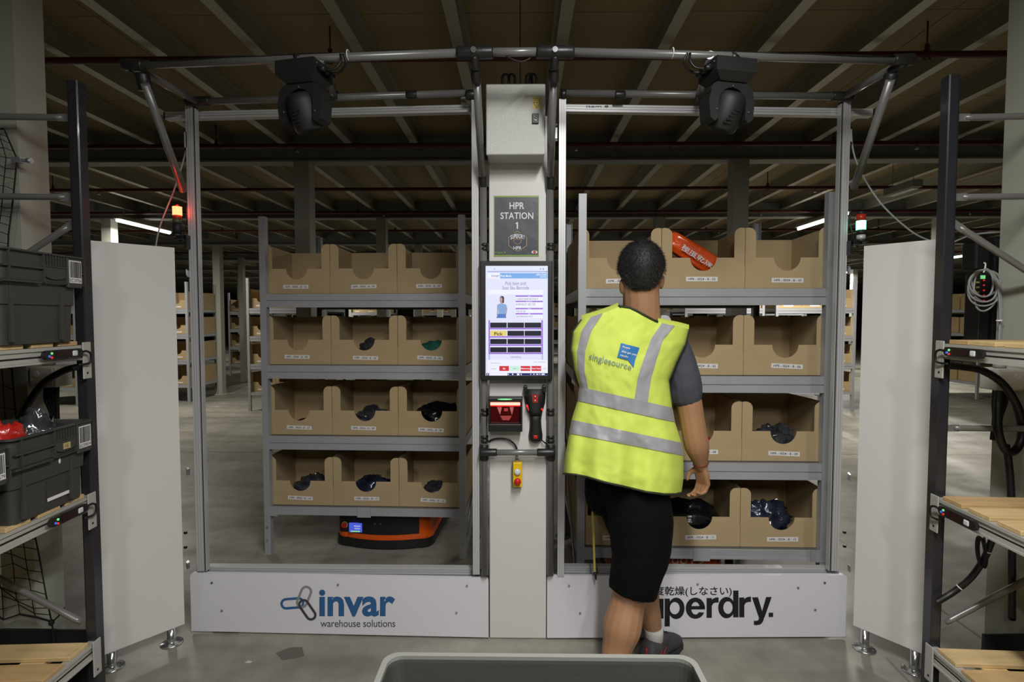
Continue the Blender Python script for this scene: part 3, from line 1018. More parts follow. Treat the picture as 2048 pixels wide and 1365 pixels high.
def ringl(o, i):
    """band between two outlines with the same number of points"""
    m = MB(); n = len(o)
    P_ = [at(1280 + x / 7.314, 1160 + y / 7.314, ybr(1280 + x / 7.314)) for x, y in o + i]
    m.add(P_, [(k, k + 1, n + k + 1, n + k) for k in range(n - 1)])
    return m
def glyph(*ms):
    m = MB()
    for q in ms: m.add(q.v, q.f)
    m.build('lettering', 'ink', rb)
rect = lambda x0, y0, x1, y1: letter([(x0, y0), (x1, y0), (x1, y1), (x0, y1)])
m = MB(); text_sl(m, 's', 1246, 1199, 1281, 1240, ybr, 0.06); m.build('lettering', 'ink', rb)
glyph(rect(265, 280, 345, 570), rect(85, 282, 163, 470), ringl(ell(176, 455, 91, 122, 180, 30), ell(192, 440, 30, 66, 180, 20)))
glyph(rect(360, 278, 436, 686), ringl(ell(530, 421, 122, 157, -180, 180, 40), ell(508, 418, 72, 90, -180, 180, 40)))
glyph(ringl(ell(810, 419, 141, 155, 24, 367, 40), ell(812, 420, 63, 92, 38, 360, 40)), rect(745, 388, 951, 437))
glyph(rect(974, 270, 1051, 560), letter([(1045, 300), (1075, 275), (1110, 262), (1150, 262), (1150, 336), (1110, 336), (1075, 346), (1051, 385), (1045, 420)]))
glyph(rect(1363, 160, 1441, 553), ringl(ell(1266, 410, 122, 156, -180, 180, 40), ell(1287, 410, 68, 92, -180, 180, 40)))
glyph(rect(1450, 262, 1526, 552), letter([(1520, 292), (1550, 266), (1585, 252), (1624, 250), (1624, 326), (1585, 328), (1550, 338), (1526, 375), (1520, 410)]))
glyph(letter([(1638, 260), (1726, 258), (1786, 462), (1845, 256), (1927, 255), (1822, 552), (1738, 556)]), letter([(1738, 540), (1822, 540), (1806, 595), (1786, 636), (1752, 660), (1712, 667), (1666, 664), (1666, 604), (1706, 604), (1732, 594), (1740, 565)]))
glyph(rect(1882, 485, 1948, 548))
m = MB(); text_sl(m, '極度乾燥(しなさい)', 1288, 1173.5, 1463.5, 1194.5, ybr, 0.012); m.build('lettering', 'ink', rb)

# station column
t = thing('station_column', 'tall white control column between the two gates', 'column', (-0.01, YC + 0.12, 0))
x0, x1 = at(979.5, 1278, YC).x, at(1092, 1278, YC).x
m = MB(); m.rbox(x0, x1, YC, YC + 0.02, 0.004, 2.56, 0.004); m.build('front_panel', 'white_paint', t)
m = MB(); m.box(x0 + 0.002, x0 + 0.018, YC + 0.021, YC + 0.26, 0.0, 2.55); m.build('side_panel', 'white_paint', t)
m = MB(); m.box(x1 - 0.018, x1 - 0.002, YC + 0.021, YC + 0.26, 0.0, 2.55); m.build('side_panel', 'white_paint', t)

# poster
YP = YC - 0.002
t = thing('poster', 'dark laminated station poster with white capitals on the white column', 'poster', at(1033, 513, YP))
m = MB(); px_box(m, 988, 391.5, 1078, 513, YP - 0.001, YP); m.build('sheet', 'poster_green', t)
m = MB(); quad_px(m, 989.2, 394.5, 1076.6, 510, YP - 0.0016); m.build('print_field', 'poster_dark', t)
m = MB()
Yt = YP - 0.0024
text_px(m, 'HPR', 1019, 405, 1048.5, 418.5, Yt, 0.012)
text_px(m, 'STATION', 1001, 425, 1066.5, 438.5, Yt, 0.012, 1.05)
m.add([at(u_, v_, Yt) for u_, v_ in ((1033.4, 458), (1033.4, 447.6), (1031.2, 448.6), (1031.2, 446.8), (1034.2, 444.6), (1035.9, 444.6), (1035.9, 458))], [tuple(range(7))])
m.build('lettering', 'poster_white', t)
def zp(x, y):   # poster zoom units to picture
    return (960 + x / 9.413, 380 + y / 9.413)
def strip_px(pts, wd, Y, closed=False):
    mm = MB()
    pts = [zp(*p) for p in pts]
    seq = pts + ([pts[0]] if closed else [])
    for (xa, ya), (xb, yb) in zip(seq[:-1], seq[1:]):
        L = math.hypot(xb - xa, yb - ya)
        nx, ny = -(yb - ya) / L * wd / 2, (xb - xa) / L * wd / 2
        mm.add([at(xa + nx, ya + ny, Y), at(xb + nx, yb + ny, Y), at(xb - nx, yb - ny, Y), at(xa - nx, ya - ny, Y)], [(0, 1, 2, 3)])
    return mm
m = MB(); pts = [(705, 800), (860, 890), (870, 1060), (705, 1150), (545, 1060), (550, 890)]
m.add([at(*zp(*p), Yt + 0.0004) for p in pts], [tuple(range(6))]); m.build('badge_field', 'poster_navy', t)
strip_px([(650, 812), (705, 783), (760, 812)], 0.9, Yt).build('badge_outline', 'poster_gold', t)
strip_px([(860, 880), (880, 895), (878, 1050), (790, 1110)], 0.9, Yt).build('badge_outline', 'poster_gold', t)
strip_px([(560, 880), (540, 895), (540, 1050), (620, 1110)], 0.9, Yt).build('badge_outline', 'poster_gold', t)
strip_px([(625, 945), (640, 990), (705, 1030), (770, 990), (785, 945), (705, 925)], 0.6, Yt, True).build('badge_outline', 'poster_gold', t)
strip_px([(670, 1140), (705, 1152), (745, 1140)], 0.9, Yt).build('badge_outline', 'poster_gold', t)
m = MB()
word = 'SUPERDRY'
for i, ch in enumerate(word):
    k = (i - 3.5) / 3.5
    u, v0, v1 = 708 + 120 * k, 815 + 22 * k * k, 912 + 22 * k * k
    a, b = zp(u - 16, v0 + 14), zp(u + 16, v1)
    text_px(m, ch, a[0], a[1], b[0], b[1], Yt, 0.01)
m.build('badge_lettering', 'poster_white', t)
m = MB()
a, b = zp(630, 1062), zp(782, 1128)
text_px(m, 'HPR', a[0], a[1], b[0], b[1], Yt, 0.01)
m.build('badge_lettering', 'poster_white', t)
m = MB(); text_px(m, 'Clipper', 991, 503.5, 1006.5, 508, Yt, 0.01)
m.add([at(1008.2, 502, Yt), at(1008.4, 507, Yt), at(1011.5, 505.4, Yt)], [(0, 1, 2)]); m.build('corner_logo', 'poster_green', t)
m = MB(); m.add([at(1069 + 6 * math.cos(a * math.pi / 8), 504.5 + 3.2 * math.sin(a * math.pi / 8), Yt) for a in range(16)], [tuple(range(16))]); m.build('oval_badge', 'poster_white', t)
m = MB(); m.add([at(1069 + 3.2 * math.cos(a * math.pi / 5), 504.5 + (3.4 if a % 2 else 3.0) * math.sin(a * math.pi / 5), Yt - 0.0003) for a in range(10)], [tuple(range(10))]); m.build('oval_badge_mark', 'poster_red', t)

# monitor
YM = YC - 0.06
t = thing('monitor', 'upright black framed touch monitor with a lit picking page', 'monitor', at(1036, 762, YM))
m = MB(); px_box(m, 960.5, 522, 1105.5, 761, YM, YM + 0.035, 0.004); m.build('casing', 'black_plastic', t)
m = MB(); px_box(m, 1000, 580, 1070, 700, YM + 0.036, YC - 0.003); m.build('wall_mount', 'black_plastic', t)
def zs(x, y):
    return (955 + x / 5.25, 515 + y / 5.25)
Ys = YM - 0.0008
scr_n = [0]
m = MB(); quad_px(m, *zs(85, 90), *zs(738, 1243), Ys); scr = m.build('screen', 'scr_bg', t)
scr['label'] = 'lit picking page on the screen'
def sq(mat, rects, lv=1, name='screen_block'):
    mm = MB()
    for (xa, ya, xb, yb) in rects:
        quad_px(mm, *zs(xa, ya), *zs(xb, yb), Ys - 0.0003 * lv)
    mm.build(name, mat, scr, each=True)
def st(mat, items, lv=4, bold=0.0, name='screen_lettering'):
    for body, xa, ya, xb, yb in items:
        mm = MB()
        text_px(mm, body, *zs(xa, ya), *zs(xb, yb), Ys - 0.0003 * lv, bold)
        mm.build(name, mat, scr)
sq('scr_grey', [(104, 143, 735, 158)])
sq('scr_white', [(104, 166, 236, 222), (112, 342, 686, 390), (400, 415, 686, 456), (400, 470, 686, 530), (400, 546, 686, 586), (400, 600, 686, 640), (104, 1078, 735, 1138), (104, 1140, 735, 1215), (122, 1218, 315, 1241)])
sq('scr_blue', [(236, 166, 735, 222)])
sq('scr_purple', [(400, 400, 686, 416), (400, 457, 686, 472), (400, 532, 686, 547), (400, 586, 686, 601), (116, 660, 130, 1016), (672, 660, 686, 1016),
                  (116, 742, 686, 757), (116, 829, 686, 844), (116, 916, 686, 931), (116, 1002, 686, 1017)])
sq('scr_grey', [(116, 1018, 130, 1076), (674, 1018, 686, 1076)], 2)
cells = [(x, y, x + 174, y + 54) for y in (686, 772, 858, 945) for x in (133, 315, 495)]
sq('scr_black', [c for i, c in enumerate(cells) if i != 3], 2)
sq('scr_yellow', [cells[3]], 2)
sq('scr_red', [(229, 1142, 330, 1194), (453, 1142, 555, 1194), (567, 1142, 668, 1194)], 2, 'screen_button')
sq('scr_green', [(342, 1142, 444, 1194)], 2, 'screen_button')
sq('scr_task', [(92, 1217, 122, 1242), (315, 1217, 738, 1242)], 2)
sq('scr_white', [(101, 1223, 112, 1236), (320, 1224, 330, 1235), (362, 1222, 376, 1236), (414, 1220, 440, 1240), (452, 1224, 464, 1236), (555, 1224, 563, 1234), (585, 1224, 600, 1234), (615, 1224, 640, 1234), (650, 1224, 660, 1234), (672, 1222, 705, 1236)], 3)
st('scr_text', [('Pick Item and', 292, 255, 506, 292), ('Scan Sku Barcode', 260, 302, 540, 338), ('1103027000YBVF4DT', 406, 428, 640, 450), ('BURNOUT VEE TEE', 406, 483, 608, 505),
                ('705 BLUE', 406, 558, 504, 578), ('5057842021457', 406, 612, 580, 632), ('invar', 146, 178, 230, 208), ('HPR-0036-B', 350, 1040, 458, 1058), ('Item History', 140, 1104, 236, 1120),
                ('Logout', 140, 1162, 196, 1178), ('Item Required', 596, 1094, 712, 1108), ('Put', 376, 1160, 406, 1176), ('v1.0', 684, 1160, 718, 1176)])
st('scr_white', [('Pick Mode', 243, 184, 356, 207), ('HPR-STN01', 616, 174, 728, 194), ('HPR0036', 656, 200, 728, 212), ('SKU', 530, 404, 556, 413), ('Description', 510, 460, 575, 470), ('Colour', 526, 535, 560, 545), ('EAN', 530, 589, 556, 599),
                 ('Bin', 268, 1160, 294, 1178), ('Maintenance', 457, 1160, 551, 1176), ('Stock Check', 571, 1160, 664, 1176)], 4, 0.02)
st('ink', [('Pick', 177, 786, 264, 823)], 4, 0.015)
st('scr_task', [('v', 172, 118, 186, 130), ('*', 654, 112, 668, 132), ('a', 684, 112, 698, 130), ('-  x', 700, 144, 732, 156)], 4, 0.01)
# woman in a pale blue tee shown on the page
def sp(mat, polys, lv, name):
    mm = MB()
    for poly in polys:
        mm.add([at(*zs(*p), Ys - 0.0003 * lv) for p in poly], [tuple(range(len(poly)))])
    mm.build(name, mat, scr, each=True)
sp('scr_hair', [[(235, 420), (250, 406), (270, 408), (280, 425), (278, 478), (262, 480), (240, 474), (232, 450)]], 2, 'picture_hair')
sp('scr_skin', [[(232, 430), (252, 416), (264, 440), (258, 470), (262, 490), (240, 490), (244, 470), (234, 455)], [(206, 545), (216, 545), (212, 600), (200, 612)], [(298, 540), (312, 540), (306, 590), (292, 622), (284, 612), (298, 585)]], 3, 'picture_skin')
sp('scr_tee', [[(204, 545), (206, 500), (238, 484), (250, 496), (262, 482), (302, 500), (314, 545), (298, 548), (296, 594), (218, 596), (218, 548)]], 4, 'picture_tee')
sp('scr_jean', [[(214, 594), (298, 592), (300, 638), (198, 638)]], 3, 'picture_jeans')

# electrical enclosure
YE = 2.462
t = thing('electrical_enclosure', 'grey textured electrical cabinet high on the white column', 'cabinet', at(1032, 320, YC))
a, b = at(972, 310, YE), at(1091, 167, YE)
m = MB(); m.rbox(a.x + 0.003, b.x - 0.003, YE + 0.016, YC - 0.001, a.z + 0.003, b.z - 0.003, 0.006); m.build('body', 'enclosure_paint', t)
m = MB(); m.rbox(a.x, b.x, YE, YE + 0.015, a.z, b.z, 0.006, 3); d = m.build('door', 'enclosure_paint', t)
m = MB(); px_box(m, 1064.5, 226.5, 1077.5, 246.5, YE - 0.01, YE + 0.001, 0.002); h = m.build('lock', 'black_plastic', d)
m = MB()
c = at(1071, 236.5, YE - 0.0105)
for s in (-1, 1):
    m.tube([c + Vector((0.006 * math.cos(x), 0, 0.0045 * s + 0.0055 * math.sin(x))) for x in [math.radians(a_) for a_ in ((-60, 0, 60, 120, 180, 240) if s > 0 else (-240, -180, -120, -60, 0, 60))]], 0.0022, 6)
m.build('key_mark', 'chrome', d)
m = MB(); quad_px(m, 1064.5, 194.5, 1082.5, 217.5, YE - 0.0008); ws = m.build('warning_sticker', 'warning_yellow', d)
m = MB(); text_px(m, 'DANGER LIVE', 1066, 196.5, 1081, 199, YE - 0.0014, 0.01); text_px(m, 'VOLTAGE', 1067, 200, 1080, 202.5, YE - 0.0014, 0.01)
tri = [(1066.5, 205), (1080.5, 205), (1073.5, 216.5)]
for (xa, ya), (xb, yb) in zip(tri, tri[1:] + tri[:1]):
    pa, pb = at(xa, ya, YE - 0.0014), at(xb, yb, YE - 0.0014)
    m.tube([pa, pb], 0.0009, 4)
m.tube([at(1074, 206.5, YE - 0.0014), at(1072.5, 210, YE - 0.0014), at(1074.5, 210, YE - 0.0014), at(1073.2, 213.5, YE - 0.0014)], 0.0008, 4)
m.build('warning_print', 'ink', d)
top = b.z
for i, u in enumerate((1005, 1029, 1053, 1072)):
    c = at(u, 165, YC - 0.06); c.z = top
    m = MB(); m.lathe([(0.013, -0.002), (0.013, 0.012), (0.009, 0.018), (0.009, 0.03)], 12, Matrix.Translation(c)); m.build('cable_gland', 'junction_white', t)
    m = MB()
    q = c + Vector((0, 0, 0.025))
    m.tube(spline([q, q + Vector((0.0, 0.02, 0.06)), q + Vector((0.025 if i % 2 == 0 else -0.025, 0.08, 0.085)), q + Vector((0.03 if i % 2 == 0 else -0.03, 0.11, 0.0)), q + Vector((0.02 if i % 2 == 0 else -0.02, 0.13, -0.12))], 6), 0.006, 8)
    m.build('cable', 'cable_black', t)

# fixed scanner glowing red
YS = YC - 0.075
t = thing('fixed_scanner', 'black counter scanner glowing red under the monitor', 'scanner', at(1010, 865, YC))
def zd(x, y):
    return (955 + x / 6.206, 770 + y / 6.206)
m = MB()
m.rbox(*[c for c in (at(*zd(132, 560), YS).x, at(*zd(558, 560), YS).x)], YS + 0.03, YC - 0.002, at(*zd(132, 560), YS).z, at(*zd(132, 165), YS).z, 0.005)
px_box(m, *zd(132, 165), *zd(558, 212), YS, YS + 0.03, 0.004)
px_box(m, *zd(132, 490), *zd(558, 586), YS, YS + 0.03, 0.004)
px_box(m, *zd(132, 200), *zd(158, 500), YS, YS + 0.03, 0.003)
px_box(m, *zd(532, 200), *zd(558, 500), YS, YS + 0.03, 0.003)
m.build('housing', 'black_plastic', t)
m = MB(); quad_px(m, *zd(158, 212), *zd(532, 490), YS + 0.028); m.build('window', 'scan_glass', t)
m = MB(); px_box(m, *zd(156, 221), *zd(530, 256), YS + 0.012, YS + 0.02, 0.003); m.build('light_bar', 'scan_bar', t)
m = MB(); px_box(m, *zd(158, 257), *zd(530, 268), YS + 0.018, YS + 0.026); m.build('glow_strip', 'scan_bar_glow', t)
m = MB()
for poly in ([(238, 270), (305, 270), (280, 375)], [(395, 270), (452, 270), (428, 378)]):
    m.add([at(*zd(*p), YS + 0.025) for p in poly], [(0, 1, 2)])
m.build('mirror', 'scan_pale', t, each=True)
m = MB(); m.add([at(*zd(*p), YS + 0.025) for p in [(280, 385), (425, 385), (395, 442), (312, 442)]], [(0, 1, 2, 3)]); m.build('mirror', 'scan_pink', t)
m = MB(); quad_px(m, *zd(330, 290), *zd(378, 330), YS + 0.026); m.build('mirror', 'scan_pink', t)
c = at(*zd(340, 182), YS - 0.001); m = MB(); m.ball(c, 0.036, 0.003, 0.0036, 16, 8); m.build('status_light', 'led_green', t)

# handheld scanner in its holder
t = thing('handheld_scanner', 'black pistol scanner with orange trigger light hung on the white column', 'scanner', at(1070, 885, YC))
YH = YC - 0.05
def outl(m, left, right, Y0, Y1, zf=zd):
    """closed shape between two side lines, thick and rounded towards the front"""
    n = len(left)
    vs = []
    for (xa, ya), (xb, yb) in zip(left, right):
        for k in range(9):
            s = -1 + 2 * k / 8
            u, v = zf(xa + (xb - xa) * k / 8, ya + (yb - ya) * k / 8)
            vs.append(at(u, v, Y0 + (Y1 - Y0) * (1 - math.sqrt(max(0.0, 1 - abs(s) ** 3)))))
        vs.append(at(*zf(xb, yb), YC - 0.003)); vs.append(at(*zf(xa, ya), YC - 0.003))
    w_ = 11
    fs = [(i * w_ + j, i * w_ + (j + 1) % w_, (i + 1) * w_ + (j + 1) % w_, (i + 1) * w_ + j) for i in range(n - 1) for j in range(w_)]
    fs += [tuple(range(w_))[::-1], tuple((n - 1) * w_ + j for j in range(w_))]
    m.add(vs, fs, True)
m = MB(); outl(m, [(582, 60), (580, 150), (592, 230), (618, 330), (640, 380)], [(846, 50), (846, 150), (838, 230), (808, 330), (800, 380)], YH, YC - 0.01)
hd = m.build('head', 'matte_black', t)
m = MB(); outl(m, [(640, 350), (652, 450), (648, 540), (636, 620), (640, 680), (668, 705)], [(800, 350), (790, 450), (796, 540), (808, 620), (806, 680), (780, 702)], YH + 0.008, YC - 0.012)
m.build('handle', 'matte_black', t)
m = MB()
px_box(m, *zd(576, 16), *zd(618, 100), YH + 0.004, YC - 0.002, 0.004); px_box(m, *zd(806, 10), *zd(850, 100), YH + 0.004, YC - 0.002, 0.004)
px_box(m, *zd(600, 60), *zd(830, 84), YH + 0.02, YC - 0.002, 0.003)
m.build('holder', 'black_plastic', t)
m = MB(); m.add([at(*zd(*p), YH - 0.001) for p in [(675, 122), (756, 122), (748, 224), (688, 224)]], [(0, 1, 2, 3)]); m.build('indicator', 'red_lens', t)
m = MB()
for y in (150, 200):
    c = at(*zd(716, y), YH - 0.002); m.ball(c, 0.005, 0.002, 0.005, 10, 6)
m.build('indicator_button', 'zinc', t, each=True)
m = MB(); px_box(m, *zd(696, 632), *zd(746, 672), YH + 0.003, YH + 0.012, 0.002); m.build('trigger_light', 'red_button', t)
for pa, pb in (((608, 250), (642, 318)), ((792, 296), (810, 318))):
    m = MB(); m.tube([at(*zd(*pa), YH + 0.012), at(*zd(*pb), YH + 0.014)], 0.004, 6); m.build('side_light', 'scan_bar_glow', t)
m = MB(); m.tube(spline([at(*zd(800, 690), YC - 0.02), at(*zd(830, 715), YC - 0.025), at(*zd(868, 740), YC - 0.01)], 5), 0.0035, 6); m.build('cable', 'cable_black', t)

# pendant button box
t = thing('button_box', 'yellow push button box with white and red buttons below the tube handle', 'switch', at(1035, 975, YC))
m = MB(); px_box(m, *zd(440, 968), *zd(555, 1274), YC - 0.045, YC - 0.004, 0.003); m.build('housing', 'yellow', t)
m = MB(); px_box(m, *zd(436, 968), *zd(446, 1274), YC - 0.04, YC - 0.004); m.build('side_cover', 'black_plastic', t)
c = at(*zd(496, 1082), YC - 0.045); m = MB(); m.lathe([(0.0155, 0), (0.0155, 0.008), (0.011, 0.012), (0.004, 0.013)], 20, Matrix.Translation(c) @ Matrix.Rotation(math.radians(90), 4, 'X')); m.build('start_button', 'button_white', t)
c = at(*zd(497, 1190), YC - 0.045); m = MB(); m.lathe([(0.008, 0), (0.008, 0.012), (0.0165, 0.016), (0.0165, 0.024), (0.009, 0.029)], 20, Matrix.Translation(c) @ Matrix.Rotation(math.radians(90), 4, 'X')); m.build('stop_button', 'red_button', t)
c = at(*zd(492, 960), YC - 0.025); m = MB(); m.lathe([(0.009, 0), (0.009, 0.012), (0.006, 0.02), (0.006, 0.03)], 12, Matrix.Translation(c)); m.build('cable_gland', 'chrome', t)
m = MB(); m.tube(spline([at(*zd(490, 890), YC - 0.022), at(*zd(488, 800), YC - 0.015), at(*zd(455, 735), YC - 0.018), at(*zd(380, 680), YC - 0.02), at(*zd(280, 666), YC - 0.018), at(*zd(190, 680), YC - 0.015), at(*zd(120, 720), YC - 0.01)], 6), 0.0042, 8)
m.build('cable', 'cable_black', t)

# tube frame
t = thing('tube_frame', 'grey tube frame with black joints holding the moving lights over the gate', 'frame', (0, 2.5, 0))
R_ = 0.0165
def tubepart(pts, r=R_, name='tube', mat='tube_grey'):
    m = MB(); m.tube(pts, r, 14); return m.build(name, mat, t)
YF, YFe = 2.20, 2.225
fc = [at(278, 130, YFe), at(948, 105, YF), at(1110, 103.5, YF), at(1800, 121, YFe)]
tubepart([fc[0], fc[1]]); tubepart([fc[1], fc[2]]); tubepart([fc[2], fc[3]])
bl = [at(394, 204, YC + 0.01), at(944, 186, YC)]
br = [at(1128, 186.5, YC), at(1684, 193, YC + 0.01)]
tubepart(bl); tubepart(br)
tubepart([at(394, 203, YC + 0.01), at(272, 137, YFe)]); tubepart([at(1688, 193, YC + 0.01), at(1806, 124, YFe)])
tubepart([at(668, 192, YC), at(640, 118, YF)]); tubepart([at(1398, 190, YC), at(1420, 110, YF)])
tubepart([at(290, 168, YFe + 0.01), at(367, 382, 2.6)]); tubepart([at(1781, 160, YFe + 0.01), at(1708, 376, 2.6)])
YV = YC - 0.02
tubepart([at(966.5, 372, YV), at(969.5, 1150, YV)]); tubepart([at(1100.5, 378, YV), at(1101, 1150, YV)])
tubepart([at(964, 352, YV - 0.03), at(953, 150, YF + 0.06)]); tubepart([at(1101, 352, YV - 0.03), at(1107, 148, YF + 0.06)])
YB = YC - 0.055
tubepart([at(972, 905.5, YB), at(1098, 905.5, YB)], 0.0145)
def joint(p, q, r=0.0225):
    m = MB(); d = (Vector(q) - Vector(p)); L = d.length; d.normalize()
    m.tube([Vector(p), Vector(p) + d * 0.006, Vector(q) - d * 0.006, Vector(q)], [r * 0.9, r, r, r * 0.9], 14)
    return m
def jointpart(*pairs, bolt=None):
    m = MB()
    for p, q, *r in pairs:
        mm = joint(p, q, *r); m.add(mm.v, mm.f, True)
    o = m.build('joint', 'black_joint', t)
    if bolt is not None:
        mb_ = MB(); mb_.tube([bolt, bolt + Vector((0, -0.012, 0))], 0.011, 12); mb_.build('bolt', 'chrome', o)
    return o
jointpart((at(914, 106, YF), at(986, 104.5, YF), 0.0255), (at(948, 112, YF), at(953, 140, YF + 0.03), 0.017), bolt=at(947, 101, YF - 0.022))
jointpart((at(1073, 104, YF), at(1148, 104.5, YF), 0.0255), (at(1110, 112, YF), at(1108, 140, YF + 0.03), 0.017), bolt=at(1110, 101, YF - 0.022))
jointpart((at(952, 138, YF + 0.04), at(953, 166, YF + 0.07), 0.021)); jointpart((at(1108, 138, YF + 0.04), at(1107, 166, YF + 0.07), 0.021))
jointpart((at(965, 352, YV - 0.02), at(967, 373, YV), 0.0215)); jointpart((at(1101.5, 352, YV - 0.02), at(1101, 378, YV), 0.0215))
jointpart((at(246, 129, YFe), at(287, 130, YFe), 0.0235), (at(262, 134, YFe), at(286, 152, YFe + 0.05), 0.02)); jointpart((at(1786, 121, YFe), at(1826, 119, YFe), 0.0235), (at(1810, 124, YFe), at(1780, 146, YFe + 0.05), 0.02))
jointpart((at(284, 146, YFe + 0.02), at(291, 182, YFe + 0.04), 0.027)); jointpart((at(1784, 146, YFe + 0.02), at(1777, 172, YFe + 0.04), 0.027))
jointpart((at(372, 203, YC + 0.01), at(420, 202, YC + 0.01), 0.022)); jointpart((at(1664, 192.5, YC + 0.01), at(1704, 193, YC + 0.01), 0.022))
jointpart((at(932, 190, YC - 0.01), at(950, 190, YC - 0.01), 0.024)); jointpart((at(1122, 189, YC - 0.01), at(1132, 189, YC - 0.01), 0.024))
jointpart((at(656, 191, YC), at(676, 191, YC), 0.022), (at(666, 197, YC), at(662, 170, YC - 0.08), 0.019)); jointpart((at(1392, 191, YC), at(1412, 191, YC), 0.022), (at(1400, 197, YC), at(1404, 170, YC - 0.08), 0.019))
jointpart((at(813, 190, YC), at(834, 190, YC), 0.02)); jointpart((at(1229, 190, YC), at(1250, 190, YC), 0.02))
for u in (969, 1101):
    for v in (494, 824, 878):
        jointpart((at(u, v - 7, YV), at(u, v, YV), 0.0195), (at(u, v + 1, YV), at(u, v + 8, YV), 0.0195))
jointpart((at(960, 905.5, YB), at(994, 905.5, YB), 0.0185), (at(968, 890, YV), at(968, 921, YV), 0.0235)); jointpart((at(1074, 905.5, YB), at(1109, 905.5, YB), 0.0185), (at(1101, 890, YV), at(1101, 921, YV), 0.0235))
m = MB()
for u, v in ((696, 110), (1345, 106)):
    c = at(u, v, YF); m.tube([c + Vector((0.0, 0.019 * math.cos(a * math.pi / 6), 0.019 * math.sin(a * math.pi / 6))) for a in range(12)], 0.0025, 5, closed=True)
m.build('cable_tie', 'label_white', t, each=True)
m = MB()
for (ua, va, ub, vb, Y) in ((300, 121, 940, 96, YF), (1116, 95, 1790, 113, YF), (430, 198, 930, 180, YC), (1135, 180, 1660, 186, YC)):
    m.tube(spline([at(ua + (ub - ua) * k / 8, va + (vb - va) * k / 8 + (1.2 if k % 2 else -0.8), Y + 0.004) for k in range(9)], 3), 0.0035, 6)
m.tube(spline([at(1012, 112, YF), at(1028, 120, YF), at(1045, 123, YF), at(1062, 116, YF)], 5), 0.0035, 6)
m.build('cable', 'cable_black', t, each=True)

